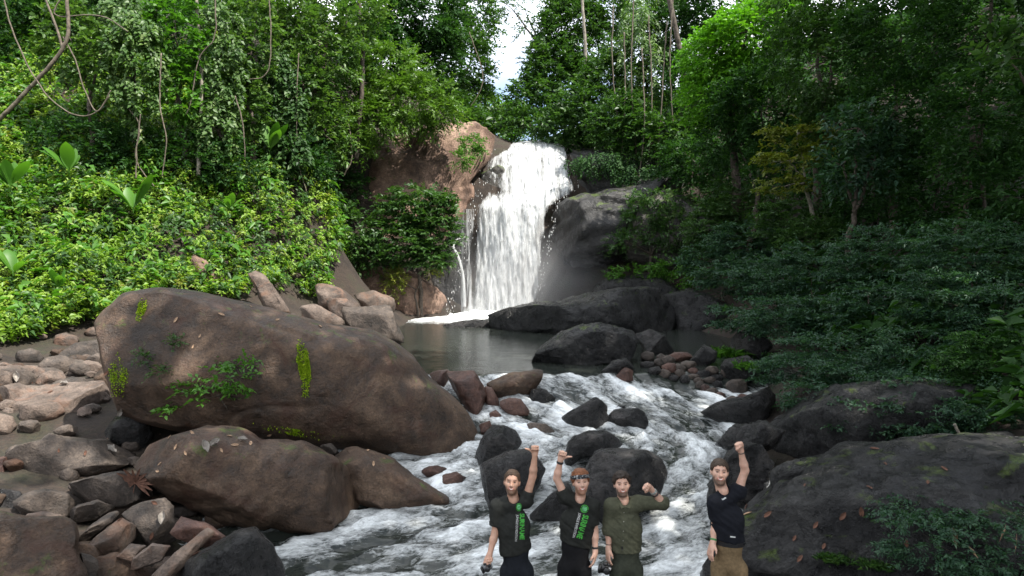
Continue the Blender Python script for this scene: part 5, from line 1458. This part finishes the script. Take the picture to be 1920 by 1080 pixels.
def person(spec):
    d0 = spec['d']
    hx, hy = spec['head']
    gx_, gy_ = P(spec['hips'][0], 1080, d0)[0], d0
    gz_ = float(terrain(np.array([gx_]), np.array([gy_]))[0]) - 0.01
    root = empty('person', (gx_, gy_, gz_), spec['label'], 'person')
    o = np.array([gx_, gy_, gz_])
    J = lambda px, py, dd=0.0: P(px, py, d0 + dd) - o
    yaw = R(spec.get('yaw', 0))
    By = np.array([[math.cos(yaw), math.sin(yaw), 0], [-math.sin(yaw), math.cos(yaw), 0], [0, 0, 1]])
    # head frame: face turned to the viewer and tipped up a little
    hf = spec.get('look', (0, -1, 0.22))
    H = frame(hf); H[0] = -H[0] if H[0][0] < 0 else H[0]
    roll = R(spec.get('roll', 0))
    r0_, u0_ = H[0].copy(), H[2].copy()
    H[0] = r0_ * math.cos(roll) + u0_ * math.sin(roll); H[2] = -r0_ * math.sin(roll) + u0_ * math.cos(roll)
    hc = J(hx, hy, 0.0)
    hp = lambda x, y, z: hc + H[0] * x + H[1] * y + H[2] * z
    sk = Field(0.0075)
    # torso and legs under the clothes
    shL, shR = J(*spec['shL']), J(*spec['shR'])
    neck = J(*spec['neck']); pel = J(*spec['hips'], 0.02)
    chest = 0.5 * (shL + shR) * 0.62 + pel * 0.38
    chest[1] = 0.01
    sc = spec.get('bulk', 1.0)
    def torso(f, g):
        f.ell(chest, np.array([0.158 * sc, 0.108, 0.19]) + g, 0.05, By)
        f.ell(0.5 * (chest + pel) + np.array([0, 0, -.02]), np.array([0.15 * sc, 0.1, 0.2]) + g, 0.06, By)
        f.ell(pel, np.array([0.14 * sc, 0.102, 0.13]) + g, 0.06, By)
        f.cone(shL + np.array([.02, 0, -.01]), shR + np.array([-.02, 0, -.01]), 0.058 + g, 0.058 + g, 0.06)
        f.cone(0.5 * (shL + shR) + np.array([0, 0.02, .0]), neck, 0.075 + g, 0.058 + g * 0.3, 0.05)
    torso(sk, -0.035)
    hipL, hipR = pel + By.T @ np.array([-0.085, 0, -0.05]), pel + By.T @ np.array([0.085, 0, -0.05])
    ftL, ftR = np.array([hipL[0] - .05, 0.0, 0.07]), np.array([hipR[0] + .05, 0.03, 0.07])
    def legs(f, g, end):
        for hp_, ft in ((hipL, ftL), (hipR, ftR)):
            kn = 0.5 * (hp_ + ft) + np.array([0, -.03, 0])
            f.cone(hp_, kn, 0.088 + g, 0.06 + g, 0.03); f.cone(kn, ft + np.array([0, 0, end]), 0.06 + g, 0.042 + g, 0.02)
    legs(sk, -0.008, 0)
    # head
    sk.cone(hp(0, -.02, -.055), neck + np.array([0, 0.02, -.03]), 0.053, 0.058, 0.03)
    sk.ell(hp(0, -.012, .035), (0.074, 0.094, 0.088), 0.03, H)
    sk.ell(hp(0, .026, -.045), (0.057, 0.062, 0.07), 0.04, H)
    sk.ell(hp(0, .066, -.094), (0.026, 0.022, 0.022), 0.03, H)
    for s in (-1, 1):
        sk.ell(hp(s * .041, .05, -.012), (0.026, 0.03, 0.026), 0.03, H)
        sk.ell(hp(s * .077, -.008, -.002), (0.011, 0.02, 0.031), 0.01, H)
    sk.cone(hp(-.032, .080, .036), hp(.032, .080, .036), 0.013, 0.013, 0.02)
    sk.cone(hp(0, .088, .02), hp(0, .106, -.02), 0.009, 0.0145, 0.012)
    for s in (-1, 1):
        sk.ell(hp(s * .012, .096, -.025), (0.010, 0.011, 0.008), 0.008, H)
        sk.sub(hp(s * .031, .1, .012), (0.018, 0.016, 0.010), 0.012, H)
    sk.cone(hp(-.02, .086, -.053), hp(.02, .086, -.053), 0.010, 0.010, 0.015)
    # arms and hands
    for side, sh in (('L', shL), ('R', shR)):
        el, wr = J(*spec['el' + side]), J(*spec['wr' + side])
        sk.cone(sh, el, 0.047, 0.036, 0.03)
        mid_ = el + (wr - el) * 0.3
        sk.cone(el, mid_, 0.038, 0.038, 0.02); sk.cone(mid_, wr, 0.038, 0.025, 0.02)
        u = norm(J(*spec['hand' + side]) - wr); typ = spec['type' + side]
        th = spec['thumb' + side]                      # +1: thumb towards image right
        s_ax = norm(np.array([th, 0, 0.0]) - u * (u[0] * th))
        w_ax = np.cross(u, s_ax); w_ax = w_ax if w_ax[1] < 0 else -w_ax      # towards the viewer
        if typ == 'relaxed':
            s_ax, w_ax = norm(np.array([th * .45, -1, 0]) - u * (u @ np.array([th * .45, -1, 0]))), None
            w_ax = np.cross(u, s_ax); w_ax = w_ax if w_ax[0] * th > 0 else -w_ax
        hpnt = lambda uu, s, w: wr + u * uu + s_ax * s + w_ax * w
        sk.ell(hpnt(.05, 0, 0), (0.042, 0.02, 0.05), 0.02, np.array([s_ax, w_ax, u]))
        sk.cone(wr, hpnt(.03, 0, 0), 0.027, 0.026, 0.02)
        for i, (so, ln) in enumerate([(.031, .95), (.0105, 1.05), (-.0105, 1.0), (-.031, .82)]):
            if typ == 'relaxed':
                pts = [hpnt(.08, so, 0), hpnt(.08 + .042 * ln, so * 1.08, .008), hpnt(.08 + .068 * ln, so * 1.08, .024), hpnt(.08 + .084 * ln, so * 1.05, .042)]
            else:
                pts = [hpnt(.082, so, 0.002), hpnt(.093, so, .036 * ln + .006), hpnt(.062, so, .046 * ln), hpnt(.047, so, .028)]
            sk.chain(pts, [.0105, .0100, .0092, .0082], 0.004)
        if typ == 'relaxed':
            pts = [hpnt(.025, .03, .004), hpnt(.058, .052, .015), hpnt(.085, .056, .024)]
        elif typ == 'thumb':
            pts = [hpnt(.03, .03, .015), hpnt(.055, .06, .02), hpnt(.064, .098, .016)]
        else:
            pts = [hpnt(.028, .034, .018), hpnt(.052, .04, .048), hpnt(.066, .008, .06)]
        sk.chain(pts, [.0135, .0115, .0098], 0.006)
    V, Q = sk.mesh(); V = smooth_mesh(V, Q, 1)
    hl = (V - hc) @ H.T
    x, y, z = hl[:, 0], hl[:, 1], hl[:, 2]
    inh = (np.abs(x) < .09) & (z > -.15) & (z < .14) & (y > -.03)
    sm = lambda a, lo, hi: np.clip((a - lo) / (hi - lo), 0, 1)
    lipm = inh * sm(y, .07, .08) * np.clip(1.4 - np.abs(z + .057 - 12 * x * x) / .011, 0, 1) * (np.abs(x) < .033)
    bd = spec.get('beard', .6)
    jaw = sm(-z, .028, .05) * sm(y, -.02, .02)
    beard = inh * (bd * np.clip(jaw, 0, 1) * (1 - 0.9 * ((np.abs(x) > .02) & (np.abs(x) < .05) & (z > -.06) & (y > .05))) * (1 - lipm))
    beard = np.where(inh & (z > -.125) & (z < -.03), beard, beard * 0.4)
    brow = inh * (y > .05) * np.clip(1.3 - np.abs(z - .037 + 3 * (np.abs(x) - .03) ** 2 * 6) / .006, 0, 1) * ((np.abs(x) > .012) & (np.abs(x) < .052))
    beard = np.maximum(beard, 0.85 * brow)
    me = mesh_np('body', V, Q, {'beard': beard, 'lip': lipm})
    link('body', me, skin_mat(spec['key'] + '_skin', spec['skin'], spec['hair']), parent=root)
    # eyes and teeth
    for s in (-1, 1):
        Vi, Fi = ico(3)
        child('eye', o + hp(s * .031, .079, .0115) + (Vi * np.array([.0135, .009, .0055])) @ H, Fi, EYEW, root)
    tt = np.linspace(-1, 1, 9)
    bb = BVHTree.FromPolygons([tuple(v) for v in V], [tuple(int(i) for i in q_) for q_ in Q])
    def face_pt(x_, z_):
        h_ = bb.ray_cast(Vector(hp(x_, .2, z_)), Vector(-H[1]))
        return (np.array(h_[0]) if h_[0] is not None else hp(x_, .09, z_)) + H[1] * .0025
    top = [face_pt(.022 * t, -.0525 + .007 * t * t) for t in tt]; bot = [face_pt(.020 * t, -.0600 + .012 * t * t) for t in tt]
    child('teeth', o + np.array(top + bot), np.array([[i, i + 1, 10 + i, 9 + i] for i in range(8)]), TEETH, root)
    # hair
    hr = Field(0.0075)
    hg = spec.get('hairthick', 0.014)
    hr.ell(hp(0, -.016, .04), np.array([.074, .092, .086]) + hg, 0.02, H)
    for i in range(34):
        g = np.random.default_rng(i + spec['seed'])
        v = norm(g.normal(size=3)); v[2] = abs(v[2])
        hr.ell(hp(*(np.array([0, -.016, .04]) + v * (np.array([.074, .092, .086]) + hg * .8))), np.array([.016, .016, .012]) * g.uniform(.7, 1.25) * spec.get('lump', 1.0), 0.01, H)
    hl_ = spec.get('hairline', .066)
    def hcut(q):
        ql = (q - hc) @ H.T
        lim = np.interp(ql[..., 1], [-.06, -.01, .035, .062, .1], [-.05, -.02, .03, hl_, hl_ + .012]) + .006 * np.sin(ql[..., 0] * 190) * (ql[..., 1] > .03)
        return lim - ql[..., 2]
    hr.cut(hcut)
    V, Q = hr.mesh()
    V = V + 0.004 * np.stack([pnoise(V * 70), pnoise(V * 70 + 9), pnoise(V * 70 + 20)], -1)
    link('hair', mesh_np('hair', V, Q), plain_mat(spec['key'] + '_hair', spec['hair'], 0.6, 0.3, 0.5, 90, bump=0.5), parent=root)
    # shirt
    sf = Field(0.0105)
    late = []
    for side, sh in (('L', shL), ('R', shR)):
        el, wr = J(*spec['el' + side]), J(*spec['wr' + side])
        fr = spec['sleeve' + side]
        e_ = sh + (el - sh) * min(fr, 1.0)
        if fr <= 1:
            sf.cone(sh, e_, 0.070, 0.064, 0.04)
            pln = (e_, norm(el - sh))
        else:
            late.append((sh, e_))
            e2 = el + (wr - el) * (fr - 1)
            sf.cone(e_, e2, 0.062, 0.052, 0.02)
            cf = norm(wr - el)
            sf.cone(e2 - cf * .03, e2 - cf * .005, 0.058, 0.058, 0.006)
            pln = (e2, cf)
        sf.cut(lambda q, p_=pln[0], n_=pln[1], r_=0.10: np.where(np.linalg.norm(q - p_ - n_ * .07, axis=-1) < r_, (q - p_) @ n_, -1.0))
    for a_, b_ in late:
        sf.cone(a_, b_, 0.078, 0.062, 0.04)
    torso(sf, 0.012)
    hemL, hemR = J(*spec['hemL']), J(*spec['hemR'])
    sf.cut(lambda q: (hemL[2] + (hemR[2] - hemL[2]) * np.clip((q[..., 0] - hemL[0]) / (hemR[0] - hemL[0]), 0, 1)) - q[..., 2])
    nb = neck + np.array([0, -.035, .035])
    sf.cut(lambda q: 0.055 - np.linalg.norm((q - nb) * np.array([1, .75, .9]), axis=-1))
    V, Q = sf.mesh(); V = smooth_mesh(V, Q, 2)
    wq = V * np.array([9, 9, 5]) + spec['seed']
    dirn = norm(V - np.array([chest[0], 0.02, 0])[None] * np.array([1, 1, 0]) - V * np.array([0, 0, 1]))
    dg_ = V @ np.array([.6, .1, .8])
    wr_ = (0.5 - np.abs(fbm(np.stack([dg_ * 14, V[:, 0] * 4, V[:, 2] * 3], -1) + spec['seed'], 3))) * 0.028 + 0.014 * fbm(wq, 2)
    V = V + dirn * (wr_ - 0.003)[:, None]
    shirt = link('shirt', mesh_np('shirt', V, Q), cloth_mat(spec['key'] + '_shirt', spec['shirt']), parent=root)
    bvh = BVHTree.FromPolygons([tuple(v + o) for v in V], [tuple(int(i) for i in q) for q in Q])
    # trousers
    pf = Field(0.014)
    pf.ell(pel, np.array([.146 * sc, .108, .13]), 0.05, By)
    pf.ell(0.5 * (chest + pel) + np.array([0, 0, -.02]), np.array([.146 * sc, .102, .19]), 0.05, By)
    legs(pf, 0.008, 0.02)
    wz = 0.5 * (hemL[2] + hemR[2]) + spec.get('rise', .13)
    pf.cut(lambda q: q[..., 2] - wz)
    V, Q = pf.mesh(); V = smooth_mesh(V, Q, 2)
    V[:, 1] -= 0.014 * (0.5 - np.abs(fbm(V * np.array([11, 5, 6]) + 3 + spec['seed'], 3)))
    link('trousers', mesh_np('trousers', V, Q), cloth_mat(spec['key'] + '_trousers', spec['trousers']), parent=root)
    for ft in (ftL, ftR):
        f = Field(0.018); f.cone(ft + np.array([0, .03, -.01]), ft + np.array([0, -.15, -.03]), .052, .04, .03); f.cone(ft, ft + np.array([0, 0, .07]), .05, .052, .02)
        V, Q = f.mesh(); link('shoe', mesh_np('shoe', V, Q), SHOE, parent=root)
    def band(side, along, r, wdt, mat, nm):
        el, wr = J(*spec['el' + side]), J(*spec['wr' + side])
        c = el + (wr - el) * along; ax_ = norm(wr - el)
        V, F = tube([c - ax_ * wdt, c - ax_ * wdt * .8, c + ax_ * wdt * .8, c + ax_ * wdt], [r * .9, r, r, r * .9], 18)
        return child(nm, o + V, F, mat, root)
    return root, bvh, dict(shirt=shirt, J=J, o=o, hp=hp, H=H, hc=hc, band=band, pel=pel, By=By, neck=neck, chest=chest, hemL=hemL, hemR=hemR)

SK1, SK2 = (0.46, 0.265, 0.185), (0.52, 0.315, 0.235)
def ring_shape(cx, cy, rx, ry, a0, a1, w, n_=14):
    t = np.linspace(a0, a1, n_)
    out = [(cx + rx * math.cos(a), cy + ry * math.sin(a)) for a in t] + [(cx + (rx - w) * math.cos(a), cy + (ry - w) * math.sin(a)) for a in t]
    return np.array(out), np.array([[i, i + 1, n_ + i + 1, n_ + i] for i in range(n_ - 1)])
def emblem(bvh, cx, cy, rx, ry, root):
    q, f = ring_shape(cx, cy, rx, ry, -2.7, 0.35, 1.5); cam_print(bvh, q, f, 'emblem_arrow', GREENP, root)
    q, f = ring_shape(cx, cy, rx, ry, 0.6, 3.4, 1.5); cam_print(bvh, q, f, 'emblem_arrow', GREENP, root)
    q, f = ring_shape(cx, cy, rx * .68, ry * .68, 0, 2 * math.pi, rx * .62, 16); cam_print(bvh, q, f, 'emblem', plain_mat('emblem_green', (0.16, 0.5, 0.22), .7, .2, .5, 30), root)

# man with the camera in his hand
p1, b1, k1 = person(dict(key='man_a', seed=3, d=7.1, head=(960, 905), neck=(963, 937), shL=(933, 948), shR=(986, 937), hips=(969, 1062), elL=(928, 1000, -.02), wrL=(918, 1040, -.10), elR=(999, 893, 0), wrR=(1003, 852, -.02),
    handL=(914, 1054, -.13), handR=(1003, 838, -.02), typeL='fist', typeR='thumb', thumbL=1, thumbR=-1, sleeveL=.72, sleeveR=.36, hemL=(937, 1043), hemR=(1003, 1027),
    skin=SK1, hair=(0.06, 0.036, 0.022), beard=.88, shirt=(0.02, 0.021, 0.019), trousers=(0.012, 0.014, 0.018), label='man in dark printed T-shirt, raised thumb, small camera in his lowered hand', look=(-.05, -1, .2), roll=-3, hairline=.078, hairthick=.010, lump=.6))
for txt, a, b_, cap, mt, th in [('SURINAME', (979, 963), (979, 1012), 8.5, GREENP, .03), ('JUNGLE EXPEDITION', (970.5, 965), (967.5, 1015), 4.2, WHITEP, .01)]:
    q, f = text_shape(txt, a, b_, cap, th); cam_print(b1, q, f, 'lettering', mt, p1)
emblem(b1, 973, 951, 5.5, 7.5, p1)
# man with the headband
p2, b2, k2 = person(dict(key='man_b', seed=8, d=7.1, head=(1089, 905), neck=(1087, 937), shL=(1059, 930), shR=(1112, 949), hips=(1077, 1055), elL=(1044, 897, 0), wrL=(1051, 862, -.02), elR=(1115, 995, 0), wrR=(1116, 1033, -.04),
    handL=(1055, 848, -.02), handR=(1115, 1047, -.05), typeL='thumb', typeR='relaxed', thumbL=1, thumbR=-1, sleeveL=.36, sleeveR=.72, hemL=(1046, 1011), hemR=(1106, 1027), bulk=1.04,
    skin=SK2, hair=(0.17, 0.065, 0.028), beard=.75, shirt=(0.018, 0.019, 0.017), trousers=(0.008, 0.008, 0.009), label='red-haired man in headband and dark printed T-shirt, left arm of picture raised', look=(.05, -1, .2), roll=4, hairline=.07, hairthick=.022))
for txt, a, b_, cap, mt, th in [('SURINAME', (1099, 966), (1086, 1010), 10.5, GREENP, .03), ('JUNGLE EXPEDITION', (1087.5, 962), (1075.5, 1008), 4.8, WHITEP, .01)]:
    q, f = text_shape(txt, a, b_, cap, th); cam_print(b2, q, f, 'lettering', mt, p2)
emblem(b2, 1096, 954, 7.5, 7.5, p2)
k2['band']('L', .86, .036, .012, BLACKP, 'wristband'); k2['band']('R', .84, .034, .010, BLACKP, 'wristband')
hb = []
for a in np.linspace(0, 2 * np.pi, 40, endpoint=False):
    for zz, gr in ((.046, .0), (.05, .004), (.082, .003), (.086, -.002)):
        hb.append(k2['o'] + k2['hp']((.079 + .021 + gr) * math.sin(a), -.014 + (.096 + .017 + gr) * math.cos(a), zz - .012 * math.cos(a) * -1 - .01))
hbm, n, l, b = mat_new('headband_cloth')
tcx = n.new('ShaderNodeTexCoord'); tx = noise_node(n, l, 45, 3, .6, tcx.outputs['Object'])
l.new(ramp(n, l, tx.outputs['Fac'], [(.45, (.015, .016, .02)), (.55, (.03, .032, .036)), (.62, (.35, .36, .36))]).outputs['Color'], b.inputs['Base Color']); b.inputs['Roughness'].default_value = .8
child('headband', np.array(hb), np.vstack([grid_faces(40, 4), np.array([[39 * 4 + j, 39 * 4 + j + 1, j + 1, j] for j in range(3)])]), hbm, p2)
# man in the olive shirt
p3, b3, k3 = person(dict(key='man_c', seed=15, d=7.15, head=(1166, 909), neck=(1170, 940), shL=(1147, 948), shR=(1197, 943), hips=(1174, 1058), elL=(1142, 992, 0), wrL=(1141, 1028, -.04), elR=(1243, 944, -.02), wrR=(1221, 917, -.08),
    handL=(1140, 1042, -.05), handR=(1211, 910, -.1), typeL='relaxed', typeR='fist', thumbL=1, thumbR=-1, sleeveL=1.28, sleeveR=1.22, hemL=(1143, 1033), hemR=(1204, 1033), rise=.1,
    skin=SK2, hair=(0.025, 0.016, 0.011), beard=.88, shirt=(0.062, 0.064, 0.042), trousers=(0.034, 0.038, 0.028), label='man in olive button shirt with rolled sleeves, fist raised beside his head', look=(-.06, -1, .18), roll=3, hairline=.07, hairthick=.02))
k3['band']('R', .8, .037, .014, plain_mat('watch_strap', (.25, .26, .24), .6, .3), 'watch'); k3['band']('R', .66, .039, .008, BLACKP, 'wristband'); k3['band']('L', .8, .032, .004, BLACKP, 'wristband')
OLIVE = bpy.data.materials['man_c_shirt']
for s in (-1, 1):                                         # collar wings
    a = k3['neck'] + k3['o']
    cV = np.array([a + (s * .012, -.088, -.035), a + (s * .058, -.03, .034), a + (s * .072, -.05, .012), a + (s * .045, -.105, -.045)])
    cV = np.vstack([cV, cV + np.array([0, -.006, .004])])
    child('collar', cV, np.array([[0, 1, 2, 3], [7, 6, 5, 4], [0, 4, 5, 1], [1, 5, 6, 2], [2, 6, 7, 3], [3, 7, 4, 0]]), OLIVE, p3, smooth=False)
    cV = np.array([a + (s * .058, -.03, .034), a + (s * .05, .055, .045), a + (s * .062, .058, .015), a + (s * .072, -.05, .012)])
    cV = np.vstack([cV, cV + np.array([s * .006, 0, .002])])
    child('collar', cV, np.array([[0, 1, 2, 3], [7, 6, 5, 4], [0, 4, 5, 1], [1, 5, 6, 2], [2, 6, 7, 3], [3, 7, 4, 0]]), OLIVE, p3, smooth=False)
BTN = plain_mat('button', (.3, .3, .26), .4)
for py in (961, 978, 996, 1014):
    q, f = ring_shape(1170 - (py - 960) * .03, py, 1.0, 1.0, 0, 2 * math.pi, .95, 8); cam_print(b3, q, f, 'button', BTN, p3)
q, f = ring_shape(1166.5, 1028, 1.6, 4.5, 0, 2 * math.pi, 1.5, 8); cam_print(b3, q, f, 'hem_tag', BLACKP, p3)
for px_ in (1158, 1184):                                   # chest pockets
    pts = np.array([(px_ - 7, 967), (px_ + 7, 965), (px_ + 7, 970), (px_, 973), (px_ - 7, 972)], float)
    cam_print(b3, pts, np.array([[0, 1, 2, 3, 4]]), 'pocket_flap', OLIVE, p3, lift=.007)
# man in the black T-shirt and khaki trousers
p4, b4, k4 = person(dict(key='man_d', seed=23, d=6.75, head=(1349, 886), neck=(1356, 921), shL=(1341, 941), shR=(1384, 920), hips=(1367, 1055), elL=(1341, 990, .03), wrL=(1337, 1017, -.02), elR=(1397, 882, 0), wrR=(1389, 845, -.03),
    handL=(1333, 1030, -.04), handR=(1384, 832, -.04), typeL='relaxed', typeR='fist', thumbL=1, thumbR=-1, sleeveL=.62, sleeveR=.25, hemL=(1340, 1010), hemR=(1396, 1018), yaw=-22, rise=.05, bulk=.93,
    skin=SK2, hair=(0.045, 0.03, 0.02), beard=.88, shirt=(0.009, 0.010, 0.014), trousers=(0.15, 0.105, 0.058), label='man in plain black T-shirt and khaki trousers, fist raised high', look=(-.16, -1, .18), roll=-3, hairline=.068, hairthick=.013, lump=.55))
k4['band']('R', .9, .032, .005, BLACKP, 'wristband'); k4['band']('L', .8, .032, .010, plain_mat('green_strap', (.05, .2, .06), .6), 'watch')
for pts in ([(1354, 926), (1358, 925.5), (1362, 934), (1358.5, 933)], [(1354, 926), (1357, 928), (1355.5, 938), (1353, 936)], [(1355.5, 938), (1362, 934), (1360, 932), (1354, 935.5)]):
    cam_print(b4, np.array(pts, float), np.array([[0, 1, 2, 3]]), 'emblem', plain_mat('grey_print', (.4, .42, .42), .7), p4)
cam_print(b4, np.array([(1369, 1005), (1379, 1006), (1379, 1008.5), (1369, 1007.5)], float), np.array([[0, 1, 2, 3]]), 'hem_label', WHITEP, p4)
bt = []
for a in np.linspace(0, 2 * np.pi, 36, endpoint=False):
    for zz in (-.03, .012):
        v = k4['By'].T @ np.array([.152 * math.cos(a), .121 * math.sin(a), 0])
        bt.append(k4['o'] + np.array([k4['pel'][0], k4['pel'][1], 0.5 * (k4['hemL'][2] + k4['hemR'][2])]) + v + np.array([0, 0, zz]))
child('belt', np.array(bt), np.vstack([grid_faces(36, 2), [[70, 71, 1, 0]]]), BLACKP, p4)

# the cameras they carry
def box_part(name, c, s, Bm, mat, root, bev=0.15):
    bm = bmesh.new(); bmesh.ops.create_cube(bm, size=1)
    bmesh.ops.scale(bm, vec=s, verts=bm.verts)
    bmesh.ops.bevel(bm, geom=bm.edges[:], offset=min(s) * bev, segments=2, affect='EDGES')
    V = np.array([v.co[:] for v in bm.verts]) @ Bm + c
    Fq = [np.array([[v.index for v in f.verts]]) for f in bm.faces]
    bm.free()
    by = {}
    for f in Fq: by.setdefault(f.shape[1], []).append(f)
    return child(name, V, [np.vstack(v) for v in by.values()], mat, root)
def camera_thing(c, ang, label, big):
    root = empty('camera', tuple(c), label, 'camera')
    ca, sa = math.cos(ang), math.sin(ang)
    Bm = np.array([[ca, 0, sa], [0, 1, 0], [-sa, 0, ca]])
    s = 1.0 if big else .8
    box_part('camera_body', c, (.13 * s, .055, .085 * s), Bm, BLACKP if big else GREYP, root)
    box_part('viewfinder', c + np.array([0, 0, .05 * s]) @ Bm, (.05 * s, .045, .025), Bm, BLACKP, root)
    V, F = tube([c + np.array([0.01, -.02, 0]) @ Bm, c + np.array([.01, -.075, 0]) @ Bm, c + np.array([.01, -.08, 0]) @ Bm], [.034 * s, .034 * s, .028 * s], 20)
    lens = child('lens', V, F, BLACKP, root)
    box_part('grip', c + np.array([-.058 * s, -.02, 0]) @ Bm, (.025, .05, .08 * s), Bm, BLACKP, root)
    box_part('label_plate', c + np.array([.045 * s, -.028, .012]) @ Bm, (.026, .004, .03), Bm, WHITEP if big else BLACKP, root)
    return root
camera_thing(P(913, 1063, 6.94), R(25), 'small grey camera held low by the man on the left', False)
camera_thing(P(1134, 1066, 7.05), R(-8), 'black camera with white tag held low beside the olive shirt', True)
